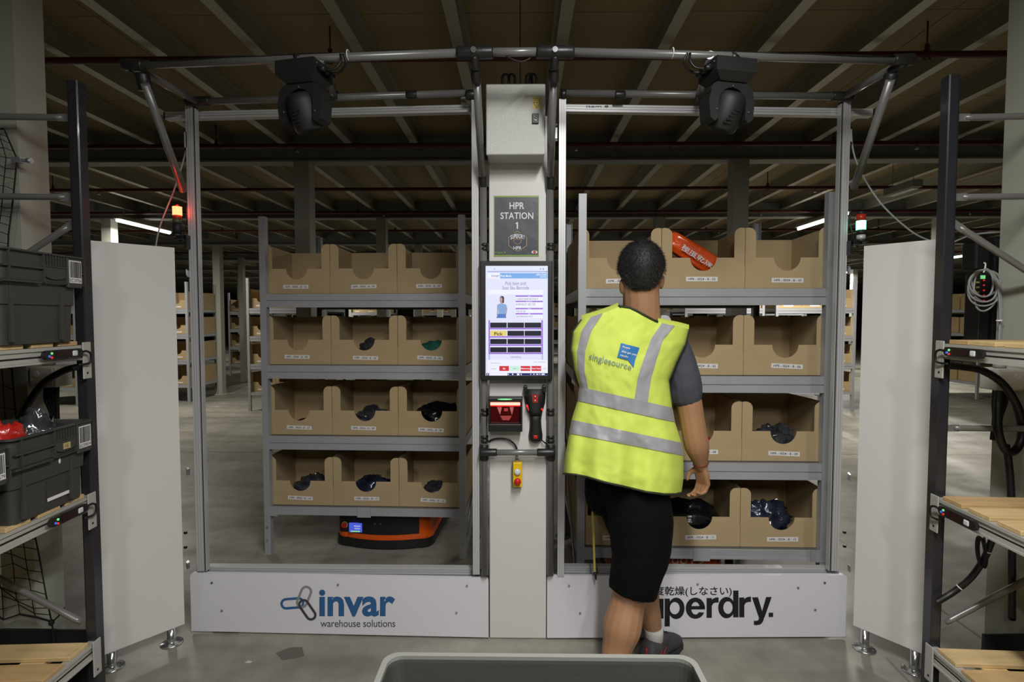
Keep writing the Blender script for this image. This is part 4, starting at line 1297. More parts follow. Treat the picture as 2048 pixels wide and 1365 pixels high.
# gate frames
def profile(m, x0, x1, y0, y1, z0, z1, up=True):
    """slotted aluminium extrusion, front face grooved"""
    if up:
        w_ = x1 - x0
        for a, b, dy in ((0, 0.3, 0), (0.3, 0.36, 0.003), (0.36, 0.64, 0), (0.64, 0.7, 0.003), (0.7, 1, 0)):
            m.box(x0 + a * w_, x0 + b * w_, y0 + dy, y1, z0, z1)
    else:
        w_ = z1 - z0
        for a, b, dy in ((0, 0.3, 0), (0.3, 0.36, 0.003), (0.36, 0.64, 0), (0.64, 0.7, 0.003), (0.7, 1, 0)):
            m.box(x0, x1, y0 + dy, y1, z0 + a * w_, z0 + b * w_)
def gate(side, label):
    t = thing('gate_frame', label, 'frame', (side * 0.8, YC, 0))
    if side < 0:
        uo, ui = (374, 388), (944.5, 958)
        ub = (393, 958); vo_t, vi_t, vbot, vib = 212, 196, 1143, 1150
        beam = ((330, 231.5), (950, 216.5))
    else:
        uo, ui = (1683.5, 1697.5), (1116.5, 1130)
        ub = (1116, 1678); vo_t, vi_t, vbot, vib = 203, 198, 1143, 1154
        beam = ((1128, 215.5), (1746, 225))
    yo, yi = YC + 0.02, YC - 0.012
    # outer upright
    xt, xb_ = at(uo[0], vo_t, yo).x, at(uo[1], vo_t, yo).x
    xt2, xb2 = at(uo[0] + side * -16, vbot, yo).x, at(uo[1] + side * -16, vbot, yo).x
    z1, z0 = at(uo[0], vo_t, yo).z, at(uo[0], vbot, yo).z
    xa, xb = (xt + xt2) / 2, (xb_ + xb2) / 2
    m = MB(); profile(m, xa, xb, yo, yo + 0.035, z0, z1); m.build('upright', 'aluminium', t)
    e = 0.002
    if side < 0:
        m = MB(); m.box(xb + e, xb + 0.008, yo + 0.006, yo + 0.03, z0, z1); m.build('rubber_seal', 'black_rubber', t)
        m = MB(); m.box(xb + 0.008 + e, xb + 0.013, yo, yo + 0.03, z0, z1 - 0.01); m.build('guide_rail', 'aluminium', t)
    else:
        m = MB(); m.box(xa - 0.008, xa - e, yo + 0.006, yo + 0.03, z0, z1); m.build('rubber_seal', 'black_rubber', t)
        m = MB(); m.box(xa - 0.013, xa - 0.008 - e, yo, yo + 0.03, z0, z1 - 0.01); m.build('guide_rail', 'aluminium', t)
    # inner upright
    xa, xb = at(ui[0], 700, yi).x, at(ui[1], 700, yi).x
    z1i, z0i = at(ui[0], vi_t, yi).z, at(ui[0], vib, yi).z
    m = MB(); profile(m, xa, xb, yi, yi + 0.035, z0i, z1i); m.build('upright', 'aluminium', t)
    # top beam
    pa, pb = at(*beam[0], yo + 0.04), at(*beam[1], yo + 0.04)
    ang = math.atan2(pb.z - pa.z, pb.x - pa.x)
    Mx = Matrix.Translation(pa) @ Matrix.Rotation(-ang, 4, 'Y')
    L = (pb - pa).length
    m = MB()
    for a, b, dy in ((-0.017, -0.006, 0), (-0.006, -0.004, 0.003), (-0.004, 0.006, 0), (0.006, 0.008, 0.003), (0.008, 0.018, 0)):
        m.box(0, L, dy, 0.035, a, b, Mx)
    m.build('top_beam', 'aluminium', t)
    m = MB()
    xe = -0.008 if side < 0 else L + 0.008
    m.box(min(xe, 0 if side < 0 else L), max(xe, 0 if side < 0 else L), 0, 0.035, -0.017, 0.018, Mx); m.build('end_cap', 'black_plastic', t)
    # bottom rail
    pa, pb = at(ub[0], 1140, yo + 0.04), at(ub[1], 1140, yo + 0.04)
    m = MB(); profile(m, pa.x, pb.x, yo + 0.04, yo + 0.075, pa.z - 0.016, pa.z + 0.017, False); m.build('bottom_rail', 'aluminium', t)
    m = MB(); m.box(pa.x, pb.x, yo + 0.01, yo + 0.08, pa.z - 0.036, pa.z - 0.0165); m.build('bottom_seal', 'aluminium_dark', t)
    # light sensor strips and hinge clips beside the uprights
    m = MB()
    for (u, v0, v1, Y) in (((371, 264, 295, yo), (962.5, 251, 276, yi + 0.02)) if side < 0 else ((1702, 258, 283, yo), (1112.5, 251, 277, yi + 0.02))):
        px_box(m, u - 2.2, v0, u + 2.2, v1, Y, Y + 0.02)
    m.build('sensor', 'aluminium', t, each=True)
    m = MB()
    for (u, v, Y) in (((371, 262, yo), (371, 298, yo), (962, 249, yi), (962, 279, yi), (369, 1067, yo), (369, 1096, yo), (955 + 3, 1075, yi), (957, 1101, yi), (960, 1142, yi)) if side < 0 else
                      ((1702, 255, yo), (1702, 286, yo), (1112.5, 249, yi), (1112.5, 280, yi), (1690, 1066, yo), (1690, 1094, yo), (1113, 1073, yi), (1113, 1101, yi), (1112, 1141, yi))):
        px_box(m, u - 2, v - 2, u + 3, v + 2.5, Y + 0.004, Y + 0.016, 0.001)
    m.build('clip', 'black_plastic', t, each=True)
    m = MB()
    c = at(926 if side < 0 else 1135, 197 if side < 0 else 203, yo + 0.05)
    m.box(c.x - 0.011, c.x + 0.011, c.y, c.y + 0.03, c.z - 0.02, c.z + 0.008); m.build('beam_hanger', 'zinc', t)
    if side > 0:
        m = MB(); text_px(m, 'item 8', 1173, 210.5, 1217, 215, yo + 0.038, 0.0); m.build('profile_marking', 'ink_grey', t)
    return t
gate(-1, 'aluminium gate frame in front of the rack with the blue screened robot')
gate(1, 'aluminium gate frame the man is walking through')

# white side panels on chrome feet
def side_panel(pf, pn, label, bl):
    """pf / pn: far and near edge as (u, v_top, v_bottom, Y)"""
    f0, f1 = at(pf[0], pf[2], pf[3]), at(pf[0], pf[1], pf[3])
    n0, n1 = at(pn[0], pn[2], pn[3]), at(pn[0], pn[1], pn[3])
    zt, zb = (f1.z + n1.z) / 2, (f0.z + n0.z) / 2
    a, b = Vector((f0.x, f0.y, 0)), Vector((n0.x, n0.y, 0))
    d = (b - a); L = d.length; d.normalize()
    t = thing('side_screen', label, 'screen', (a + b) / 2)
    nrm = Vector((d.y, -d.x, 0))
    if nrm.x * a.x > 0: nrm = -nrm          # towards the middle of the station
    def slab(o0, o1, name, mat):
        m = MB()
        p = [a + nrm * o0, b + nrm * o0, b + nrm * o1, a + nrm * o1]
        m.hexa([Vector((q.x, q.y, zb)) for q in p] + [Vector((q.x, q.y, zt)) for q in p])
        return m.build(name, mat, t)
    slab(0.0, 0.002, 'front_sheet', 'white_panel'); slab(-0.017, -0.0005, 'core', 'panel_edge')
    for k in (0.16, 0.86):
        c = a + d * L * k + nrm * -0.008
        m = MB(); m.lathe([(0.05, 0.0), (0.05, 0.003), (0.046, 0.006), (0.02, 0.008), (0.019, 0.012), (0.019, zb + 0.0)], 24, Matrix.Translation(c))
        f = m.build('foot', 'chrome', t)
        m = MB()
        for q in range(4):
            an = math.radians(45 + 90 * q)
            p = c + Vector((0.036 * math.cos(an), 0.036 * math.sin(an), 0.005)); m.tube([p, p + Vector((0, 0, 0.003))], 0.004, 8)
        m.build('screw_hole', 'black_plastic', f, each=True)
    m = MB()
    for v in bl:
        p0 = at(pf[0] + (6 if a.x < 0 else -6), v, pf[3] + 0.02); p1 = at((372 if a.x < 0 else 1700), v - 4, YC + 0.03)
        m.hexa([p0 + Vector((0, 0, -0.015)), p1 + Vector((0, 0, -0.015)), p1 + Vector((0, 0.02, -0.015)), p0 + Vector((0, 0.02, -0.015)),
                p0 + Vector((0, 0, 0.015)), p1 + Vector((0, 0, 0.015)), p1 + Vector((0, 0.02, 0.015)), p0 + Vector((0, 0.02, 0.015))])
    m.build('hinge_bracket', 'zinc', t, each=True)
side_panel((369, 496, 1246, 2.60), (198, 480, 1317, 2.335), 'tall white panel on chrome feet beside the rack of dark crates', (548, 946, 1134))
side_panel((1707, 493, 1250, 2.60), (1850, 478, 1312, 2.37), 'tall white panel on chrome feet beside the empty slatted rack', (542, 957, 1140))

# signal lights on the gate posts
def signal(u, v0, secs, label, side, post_u, wires):
    Y = YC + 0.0
    t = thing('signal_light', label, 'lamp', at(u, v0 + 60, Y))
    r = 0.0205
    for (va, vb, name, mat, k) in secs:
        zt, zb = at(u, va, Y).z, at(u, vb, Y).z
        x = at(u, (va + vb) / 2, Y).x
        m = MB(); m.lathe([(r * k, zb), (r * k, zt)], 20, Matrix.Translation((x, Y, 0))); m.build(name, mat, t)
    c = at(u, secs[-1][1], Y)
    m = MB(); m.lathe([(0.026, c.z - 0.012), (0.03, c.z - 0.008), (0.03, c.z)], 20, Matrix.Translation((c.x, Y, 0)))
    px = at(post_u, secs[-1][1], Y).x
    m.box(min(c.x, px), max(c.x, px), Y - 0.012, Y + 0.012, c.z - 0.024, c.z - 0.008); m.box(px - 0.006, px + 0.006, Y - 0.012, Y + 0.02, c.z - 0.07, c.z - 0.005)
    m.build('bracket', 'black_plastic', t)
    m = MB(); m.tube(spline([Vector((c.x, Y + 0.01, c.z - 0.02)), at(u + side * -9, secs[-1][1] + 12, Y + 0.03), at(post_u - side * 1, secs[-1][1] - 30, Y + 0.03), at(post_u, v0 - 4, Y + 0.03)], 5), 0.003, 6); m.build('cable', 'cable_black', t)
    return t
signal(354.5, 413, [(409, 414, 'cap', 'red_lens', 0.3), (414, 431, 'red_lens', 'red_lens_lit', 1), (431.2, 439, 'amber_lens', 'red_lens', 0.97), (439.2, 446, 'green_lens', 'green_lens', 0.97), (446.2, 469, 'base', 'matte_black', 0.93)],
       'signal light on the gate post with its top lens glowing red', -1, 373, ())
signal(1722, 424, [(424, 429, 'cap', 'black_plastic', 1), (429.2, 442, 'red_lens', 'red_lens', 1), (442.2, 460, 'green_lens', 'green_lens_lit', 1), (460.2, 470, 'base', 'matte_black', 0.97), (470.2, 480, 'collar', 'aluminium', 0.93)],
       'signal light on the gate post glowing green', 1, 1701, ())
t = tag(MB().tube(spline([at(373, 260, 2.66), at(372, 300, 2.66), at(350, 375, 2.66), at(318, 460, 2.66), at(308, 540, 2.66), at(300, 700, 2.68)], 6), 0.004, 7).build('white_cable', 'cable_grey'),
        'pale thin cable slanting down behind the red signal light', 'cable')
t = tag(MB().tube(spline([at(1702, 255, 2.66), at(1706, 300, 2.66), at(1722, 345, 2.66), at(1760, 405, 2.64), at(1812, 455, 2.62), at(1850, 478, 2.6), at(1895, 487, 2.55), at(1945, 470, 2.5), at(2010, 464, 2.45)], 6), 0.0042, 7).build('white_cable', 'cable_grey'),
        'pale thin cable curving over the green signal light to the column', 'cable')

# moving head lights
def moving_head(u, label, side):
    """built about the hanging point under the front rail; side -1 has its plugs to the right"""
    c = at(u, 116 if side < 0 else 113, YF + 0.004)
    t = thing('moving_head_light', label, 'stage light', (c.x, YF + 0.01, c.z), math.radians(12) * side)
    t.scale = (0.9, 0.9, 0.92)
    s = -side
    q_ = -s * 0.032
    m = MB(); m.tube([(q_ - 0.02, 0, 0.0), (q_ + 0.02, 0, 0.0)], 0.0235, 14); m.box(q_ - 0.03, q_ + 0.03, -0.02, 0.02, -0.034, -0.018)
    m.build('clamp', 'black_joint', t, False)
    # base: tapered box
    def tap(x0, x1, z0, z1, x0b, x1b, y, yb):
        return [(x0b, -yb, z0), (x1b, -yb, z0), (x1b, yb, z0), (x0b, yb, z0), (x0, -y, z1), (x1, -y, z1), (x1, y, z1), (x0, y, z1)]
    m = MB(); m.hexa(tap(-0.095, 0.095, -0.09, -0.032, -0.095, 0.095, 0.075, 0.075)); m.hexa(tap(-0.095, 0.095, -0.122, -0.0905, -0.062, 0.07, 0.075, 0.05))
    b = m.build('base', 'matte_black', t, False)
    m = MB()
    for k in range(3):
        m.tube([(s * 0.095, -0.04 + 0.035 * k, -0.07), (s * 0.13, -0.04 + 0.035 * k, -0.072)], 0.011, 10)
    m.build('plug', 'black_plastic', b, False, each=True)
    m = MB()
    for k in range(2):
        m.tube(spline([(s * 0.128, -0.03 + 0.04 * k, -0.072), (s * 0.165, -0.02 + 0.04 * k, -0.066), (s * (0.185 + 0.016 * k), -0.01 + 0.02 * k, -0.035), (s * (0.18 + 0.012 * k), 0.0, 0.0)], 6), 0.0055, 8)
    m.build('cable', 'cable_black', b, False, each=True)
    m = MB()
    for k in range(7):
        m.tube([(s * 0.096, -0.055 + 0.018 * k, -0.05 - 0.012 * (k % 2)), (s * 0.099, -0.055 + 0.018 * k, -0.05 - 0.012 * (k % 2))], 0.004, 6)
    m.build('socket_screw', 'chrome', b, False, each=True)
    # yoke: arch with two arms
    m = MB()
    R = 0.09
    outer = [(-R - 0.012, -0.275), (-R - 0.02, -0.2)] + [(-0.1 + 0.0 * i, -0.165) for i in range(1)] + arc(-0.06, -0.165, 0.042, 180, 90, 5) + arc(0.06, -0.165, 0.042, 90, 0, 5) + [(R + 0.02, -0.2), (R + 0.012, -0.275), (R - 0.01, -0.29)]
    inner = [(R - 0.025, -0.275), (R - 0.025, -0.21)] + arc(0, -0.21, R - 0.025, 0, 180, 10) + [(-R + 0.025, -0.275), (-R + 0.01, -0.29)]
    m.prism(outer + inner, (0, 0.042, 0), (1, 0, 0), (0, 0, 1), 0.084)
    y = m.build('yoke', 'matte_black', t, False)
    m = MB()
    for p in ((-0.075, -0.043, -0.24), (0.078, -0.043, -0.245), (0.0, -0.043, -0.14)):
        m.tube([p, (p[0], p[1] - 0.004, p[2])], 0.004, 8)
    m.build('screw', 'chrome', y, False, each=True)
    # head
    Mx = Matrix.Translation((0, 0, -0.235)) @ Matrix.Rotation(math.radians(22), 4, 'X') @ Matrix.Rotation(math.radians(-8 * s), 4, 'Y')
    m = MB(); m.lathe([(0.035, 0.085), (0.056, 0.076), (0.066, 0.05), (0.068, -0.02), (0.063, -0.065), (0.054, -0.08), (0.05, -0.074), (0.0, -0.066)], 28, Mx)
    h = m.build('head', 'matte_black', t, False)
    m = MB()
    for k in range(5):
        m.box(-0.035 + 0.006 * k, -0.005 + 0.006 * k, -0.0695, -0.05, -0.045 + 0.014 * k, -0.039 + 0.014 * k, Mx)
    m.build('vent_slot', 'black_rubber', h, False, each=True)
    m = MB(); m.tube([(-0.085, 0, -0.235), (0.085, 0, -0.235)], 0.03, 16); m.build('pivot', 'matte_black', y, False)
    return t
moving_head(607, 'black moving stage light hung over the gate with the blue screened robot', -1)
moving_head(1456, 'black moving stage light hung over the gate the man walks through', 1)
# ---------------------------------------------------------------- slatted racks on both sides, crates, cables
SH_Z = [at(165, 691, 2.13).z, at(173, 994, 2.13).z, at(190, 1289, 2.13).z]
SLAT = 0.017
def frame_of(side):
    P = at(173 if side < 0 else 1880, 700, 2.15); P.z = 0
    a = 0.06 if side < 0 else 0.045
    e1 = Vector((-side * a, -math.sqrt(1 - a * a), 0)); e2 = Vector((side * e1.y * -1 * 1.0, 0, 0))
    e2 = Vector((side * math.sqrt(1 - a * a), -a, 0))
    Mx = Matrix(((e1.x, e2.x, 0, P.x), (e1.y, e2.y, 0, P.y), (0, 0, 1, 0), (0, 0, 0, 1)))
    return P, e1, e2, Mx

def slatted_rack(side, label):
    P, e1, e2, Mx = frame_of(side)
    t = thing('slatted_rack', label, 'rack', P)
    LEN, DEP, TOP = 1.25, 0.72, at(1885, 153, 2.17).z
    def W(a, b, z):
        return Mx @ Vector((a, b, z))
    # uprights: open steel channels
    for ia, a in enumerate((-0.045, LEN)):
        for ib, b in enumerate((0, DEP)):
            m = MB()
            m.rbox(a, a + 0.045, b, b + 0.004, 0, TOP, 0.0012, 1, Mx); m.rbox(a + 0.041, a + 0.045, b + 0.004, b + 0.04, 0, TOP, 0.0012, 1, Mx)
            m.box(a, a + 0.004, b + 0.004, b + 0.04, 0, TOP, Mx); m.box(a, a + 0.045, b + 0.036, b + 0.04, 0, TOP, Mx)
            u_ = m.build('upright', 'dark_steel', t)
            if ia == 0 and ib == 0:
                m = MB()
                for z in (TOP - 0.04, TOP - 0.11):
                    m.tube([W(a + 0.046, b + 0.02, z), W(a + 0.0445, b + 0.02, z)], 0.004, 8)
                m.build('bolt_hole', 'black_rubber', u_, each=True)
    # tubes with flattened ends between the far uprights
    def brace(z0, z1, a=-0.02):
        m = MB()
        p, q = W(a, 0.045, z0), W(a, DEP - 0.002, z1)
        d = (q - p).normalized()
        m.tube([p + d * 0.03, p + d * 0.055, q - d * 0.055, q - d * 0.03], [0.0085, 0.0125, 0.0125, 0.0085], 12)
        for e, f in ((p, 1), (q, -1)):
            c = e + d * 0.02 * f
            side_v = Vector((0, 1, 0))
            up = d.cross(side_v).normalized()
            m.hexa([c + d * x * f + up * z + side_v * y for z in (-0.014, 0.014) for x, y in ((-0.02, -0.003), (0.03, -0.003), (0.03, 0.003), (-0.02, 0.003))])
        m.build('brace_tube', 'tube_grey' if side > 0 else 'tube_grey', t)
    for v in (236, 395, 856):
        z = at(1890 if side > 0 else 150, v, 2.17).z; brace(z, z)
    z = at(1898 if side > 0 else 135, 446, 2.17).z; brace(z, z - 0.45)
    z = at(1872 if side > 0 else 175, 1252, 2.17).z; brace(z, z + 0.405)
    for k, z in enumerate(SH_Z):
        dz = 0.008 if side > 0 else 0
        zz = z + dz
        # front and rear beams
        for b in (-0.002, DEP - 0.03):
            m = MB()
            m.box(0.0, LEN, b, b + 0.034, zz - 0.012, zz, Mx); m.box(0.0, LEN, b + 0.006, b + 0.034, zz - 0.03, zz - 0.0125, Mx)
            m.box(0.0, LEN, b + 0.014, b + 0.034, zz - 0.036, zz - 0.0305, Mx); m.box(0.0, LEN, b + 0.002, b + 0.034, zz - 0.05, zz - 0.0365, Mx); m.box(0.0, LEN, b - 0.003, b + 0.034, zz - 0.058, zz - 0.0505, Mx)
            m.build('shelf_beam', 'beam_grey', t)
        m = MB(); m.box(0.0, LEN, 0.003, 0.0115, zz - 0.0362, zz - 0.0302, Mx); m.build('cable_slot', 'black_rubber', t)
        m = MB(); m.rbox(-0.012, 0.032, -0.010, -0.004, zz - 0.135, zz + 0.012, 0.002, 1, Mx); pl = m.build('end_plate', 'beam_grey', t)
        m = MB(); m.tube([W(0.012, -0.0105, zz - 0.112), W(0.012, -0.009, zz - 0.112)], 0.005, 10); m.build('plate_hole', 'black_rubber', pl)
        # wooden slats across
        a = 0.035
        i = 0
        r = random.Random(k * 10 + side)
        while a < LEN - 0.1:
            w_ = 0.098 + r.uniform(-0.004, 0.004)
            m = MB(); j = r.uniform(-0.006, 0.006)
            m.rbox(a, a + w_, 0.004 + j, DEP - 0.006, zz + 0.0004, zz + SLAT, 0.002, 1, Mx)
            m.build('slat', 'wood' if r.random() < 0.75 else 'wood_dark', t)
            a += w_ + (0.03 if k < 2 else 0.034)
        m = MB(); m.box(0.04, LEN - 0.05, 0.1, 0.19, zz - 0.02, zz - 0.0002, Mx); m.box(0.04, LEN - 0.05, 0.52, 0.6, zz - 0.02, zz - 0.0002, Mx); m.build('batten', 'wood', t, each=True)
        # pick lights on the front beam
        if k < 2:
            for base, flip in ((0.062, side < 0), (0.47, side < 0)):
                L = 0.185
                m = MB()
                pts = []
                h = 0.017
                prof = arc(L - h, 0, h, -90, 90, 6) + arc(h, 0, h, 90, 270, 6)
                org = W(base, -0.018, zz - 0.026)
                m.prism(prof, org, e1, (0, 0, 1), 0.014 if side > 0 else -0.014)
                dev = m.build('pick_light', 'black_plastic', t)
                def dv(x):
                    return base + (L - x if flip else x)
                ks = ((0.02, -0.004, 'led_blue'), (0.031, 0.006, 'led_green'), (0.031, -0.009, 'led_red'))
                yy = -0.018 - (0.0 if True else 0)
                fr = -0.0335 if side > 0 and False else None
                for x, z, mt in ks:
                    m = MB(); m.tube([W(dv(x), -0.0345, zz - 0.026 + z), W(dv(x), -0.016, zz - 0.026 + z)], 0.0045, 8); m.build('button', mt, dev)
                m = MB(); q = dv(0.143); m.rbox(q - 0.013, q + 0.013, -0.035, -0.016, zz - 0.037, zz - 0.015, 0.005, 2, Mx); m.build('confirm_button', 'button_white', dev)
                m = MB(); q = dv(0.085); m.box(q - 0.035, q + 0.035, -0.0335, -0.016, zz - 0.037, zz - 0.015, Mx); m.build('digit_window', 'digit_red', dev)
            m = MB(); m.tube(spline([W(0.066, -0.022, zz - 0.03), W(0.045, -0.03, zz - 0.022), W(0.02, -0.03, zz - 0.035), W(0.022, -0.026, zz - 0.07), W(0.06, -0.01, zz - 0.075)], 5), 0.0045, 7)
            m.build('cable', 'cable_black', t)
    return P, e1, e2, Mx
LP = slatted_rack(-1, 'dark steel rack with slatted shelves holding the dark grey crates')
RP = slatted_rack(1, 'dark steel rack with empty wooden slatted shelves')

def ring_mesh(w_, d_, rings, r0=0.03, n=5):
    m = MB()
    loops = []
    for ins, z in rings:
        hx, hy, r = w_ / 2 - ins, d_ / 2 - ins, max(0.008, r0 - ins * 0.3)
        pts = []
        for cx, cy, a in ((hx - r, hy - r, 0), (-hx + r, hy - r, 90), (-hx + r, -hy + r, 180), (hx - r, -hy + r, 270)):
            pts += arc(cx, cy, r, a, a + 90, n)
        loops.append([(x, y + d_ / 2, z) for x, y in pts])
    k = len(loops[0])
    vs = [p for lp in loops for p in lp]
    fs = [(i * k + j, i * k + (j + 1) % k, (i + 1) * k + (j + 1) % k, (i + 1) * k + j) for i in range(len(loops) - 1) for j in range(k)]
    fs += [tuple(range(k))[::-1], tuple((len(loops) - 1) * k + j for j in range(k))]
    return m.add(vs, fs)

def crate(loc, rz, label, code, W_=0.385, D_=0.6, H=0.325, rimmat='tote_grey', extras=True):
    t = thing('storage_crate', label, 'crate', loc, rz, 'dark grey storage crates')
    lo = H - 0.105
    m = ring_mesh(W_, D_, [(0.034, 0.0), (0.03, lo * 0.62), (0.024, lo * 0.63), (0.021, lo), (0.012, lo + 0.002), (0.012, H - 0.008), (0.0, H - 0.006), (0.0, H), (0.014, H), (0.026, H - 0.012), (0.03, lo * 0.6), (0.04, 0.012)])
    if rimmat != 'tote_grey':
        m = ring_mesh(W_, D_, [(0.034, 0.0), (0.03, lo * 0.62), (0.024, lo * 0.63), (0.021, lo), (0.003, lo + 0.002), (0.003, H), (0.009, H), (0.011, H - 0.01), (0.03, lo * 0.6), (0.04, 0.012)])
    m.build('shell', 'tote_grey', t, False)
    if rimmat != 'tote_grey':
        m = ring_mesh(W_ + 0.004, D_ + 0.004, [(0.0, H - 0.02), (0.0, H + 0.003), (0.0115, H + 0.003), (0.012, H - 0.004), (0.0015, H - 0.0195)])
        m.f = m.f[:-2]; m.s = m.s[:-2]
        m.v = [(x, y - 0.002, z) for x, y, z in m.v]
        m.build('rim', rimmat, t, False)
    if not extras:
        return t
    m = MB()
    hw = W_ / 2
    for x in (-0.148, -0.006, 0.098, hw - 0.006):
        m.box(x - 0.0022, x + 0.0022, 0.001, 0.0125, lo - 0.002, H - 0.006)
    m.box(-hw + 0.02, -0.006, 0.001, 0.0125, lo + 0.045, lo + 0.05); m.box(-hw + 0.015, -0.02, 0.001, 0.0125, lo - 0.006, lo)
    m.box(0.16, hw, 0.001, 0.0125, lo + 0.04, lo + 0.044); m.box(0.0, hw, 0.006, 0.0125, lo - 0.004, lo)
    for i in range(7):
        x = 0.008 + i * 0.0128
        m.box(x - 0.0016, x + 0.0016, 0.001, 0.0125, H - 0.046, H - 0.006)
    m.box(-0.004, 0.096, 0.001, 0.0125, H - 0.05, H - 0.046)
    m.build('rim_rib', 'tote_grey', t, False)
    m = MB()
    poly = [(-0.004, H - 0.05), (-0.004, lo + 0.028)] + [(0.046 + 0.05 * math.cos(math.radians(a)), lo + 0.028 + 0.016 * math.sin(math.radians(a))) for a in range(180, 361, 20)] + [(0.096, H - 0.05)]
    m.prism(poly[::-1], (0, 0.012, 0), (1, 0, 0), (0, 0, 1), 0.008); m.build('grip', 'tote_grey', t, False)
    m = MB()
    for x in (-0.122, 0.092):
        m.box(x - 0.008, x + 0.008, 0.0205, 0.03, 0.01, lo - 0.001)
    m.build('side_rib', 'tote_grey', t, False, each=True)
    m = MB(); m.rbox(0.1, 0.172, 0.001, 0.012, lo - 0.014, H - 0.008, 0.003, 1); pk = m.build('label_pocket', 'tote_grey', t, False)
    m = MB(); m.box(0.106, 0.167, -0.0002, 0.0008, lo + 0.004, H - 0.016); lb_ = m.build('label', 'label_white', pk, False)
    m = MB(); r = random.Random(code)
    x = 0.109
    while x < 0.163:
        w_ = r.choice((0.0008, 0.0014, 0.0022)); m.box(x, x + w_, -0.0007, -0.0003, lo + 0.024, H - 0.02); x += w_ + r.choice((0.0009, 0.0014, 0.002))
    text(m, code, (0.108, -0.0006, lo + 0.007), (0.056, 0, 0), (0, 0, 0.013), 0.005)
    m.build('barcode', 'ink', lb_, False)
    return t

P, e1, e2, Mx = LP
RZL = math.atan2(-e1.y, -e1.x)
def on_left(a, b, z):
    return Mx @ Vector((a, b, z))
z1, z2 = SH_Z[0] + SLAT + 0.001, SH_Z[1] + SLAT + 0.001
crate(on_left(0.235, -0.04, z1), RZL, 'dark grey crate coded EC10706 on the upper slatted shelf', 'EC10706', H=0.325)
crate(on_left(0.635, -0.04, z1), RZL, 'dark grey crate cut off by the picture edge beside crate EC10706', 'EC10533', H=0.325)
c2 = crate(on_left(0.215, -0.04, z2), RZL, 'dark grey crate coded EC09834 with bagged clothes inside', 'EC09834', H=0.3)
crate(on_left(0.615, -0.055, z2), RZL, 'dark grey crate with a code ending 579 beside crate EC09834', 'EC10579', H=0.285)
H2 = 0.3
m = MB(); m.box(0.03, 0.062, -0.0002, 0.003, H2 - 0.085, H2 - 0.062); s = m.build('tan_sticker', 'cardboard_pale', c2, False)
m = MB(); text(m, '12', (0.038, -0.0006, H2 - 0.078), (0.012, 0, 0), (0, 0, 0.009)); m.build('lettering', 'ink', s, False)
m = MB(); m.box(-0.02, 0.085, 0.029, 0.0305, 0.035, 0.115); m.build('clear_pocket', 'tote_inside', c2, False)
m = MB(); m.box(-0.018, 0.083, 0.0275, 0.029, 0.034, 0.046); m.build('white_strip', 'label_white', c2, False)
m = MB(); m.ball((0.035, 0.0215, H2 - 0.128), 0.005, 0.002, 0.012, 8, 6); m.build('white_scuff', 'label_white', c2, False)
Mc = Matrix.Translation(on_left(0.215, -0.04, z2)) @ Matrix.Rotation(RZL, 4, 'Z')
for x, y, sx, sy, sz, mat, lab, sd in ((-0.085, 0.12, 0.085, 0.09, 0.19, 'plastic_red_bag', 'red garment in a clear bag poking out of crate EC09834', 4), (0.06, 0.13, 0.08, 0.085, 0.185, 'plastic_clear_bag', 'dark garment in a crinkled clear bag in crate EC09834', 9)):
    g = put('bagged_garment', bag_mesh('bagged_garment', sx, sy, sz, mat, sd, 0.3, (0, 0, 0), (-0.145 - x, 0.145 - x, 0.045 - y, 0.5, 0))); g.location = Mc @ Vector((x, y, 0.014)); g.rotation_euler = (0, 0, RZL)
    tag(g, lab, 'garment', 'bagged garments in the crate')

# open crate at the lower picture edge, on a trolley
ct = at(1078, 1312, 1.05)
HC = 0.325
crate((ct.x, ct.y, ct.z - HC), math.pi, 'open dark grey crate with a pale rim at the bottom edge of the picture', 'EC11210', 0.61, 0.41, HC, 'tote_rim', False)
tr = thing('trolley', 'steel trolley carrying the open grey crate at the bottom edge', 'trolley', (ct.x, ct.y - 0.2, 0))
zt = ct.z - HC - 0.001
m = MB(); m.rbox(ct.x - 0.33, ct.x + 0.33, ct.y - 0.45, ct.y + 0.03, zt - 0.025, zt, 0.004); m.build('top_shelf', 'rack_steel', tr)
m = MB(); m.rbox(ct.x - 0.33, ct.x + 0.33, ct.y - 0.45, ct.y + 0.03, 0.16, 0.185, 0.004); m.build('lower_shelf', 'rack_steel', tr)
for sx in (-1, 1):
    for yy in (ct.y - 0.44, ct.y + 0.02):
        x = ct.x + sx * 0.315
        m = MB(); m.tube([(x, yy, 0.11), (x, yy, zt - 0.024)], 0.014, 10); l = m.build('leg', 'rack_steel', tr)
        m = MB(); m.tube([(x - 0.015, yy, 0.05), (x + 0.015, yy, 0.05)], 0.05, 16); m.build('caster', 'black_rubber', l)
# metal corner clip and handle recess of the crate's short side
# guards round the near columns
for s, lab in ((-1, 'black steel guard low around the column behind the crates'), (1, 'black steel guard low around the column behind the empty slatted rack')):
    m = MB(); a = at(1290 if False else (0 if s < 0 else 1968), 1260 if s < 0 else 1270, 2.2)
    if s < 0: m.rbox(-2.42, at(180, 1260, 2.205).x, 2.2, 2.212, 0.0, a.z, 0.003)
    else: m.rbox(a.x, 2.42, 2.2, 2.212, 0.0, a.z, 0.003)
    x0_ = -2.42 if s < 0 else a.x
    tag(m.build('column_guard', 'matte_black'), lab, 'guard')

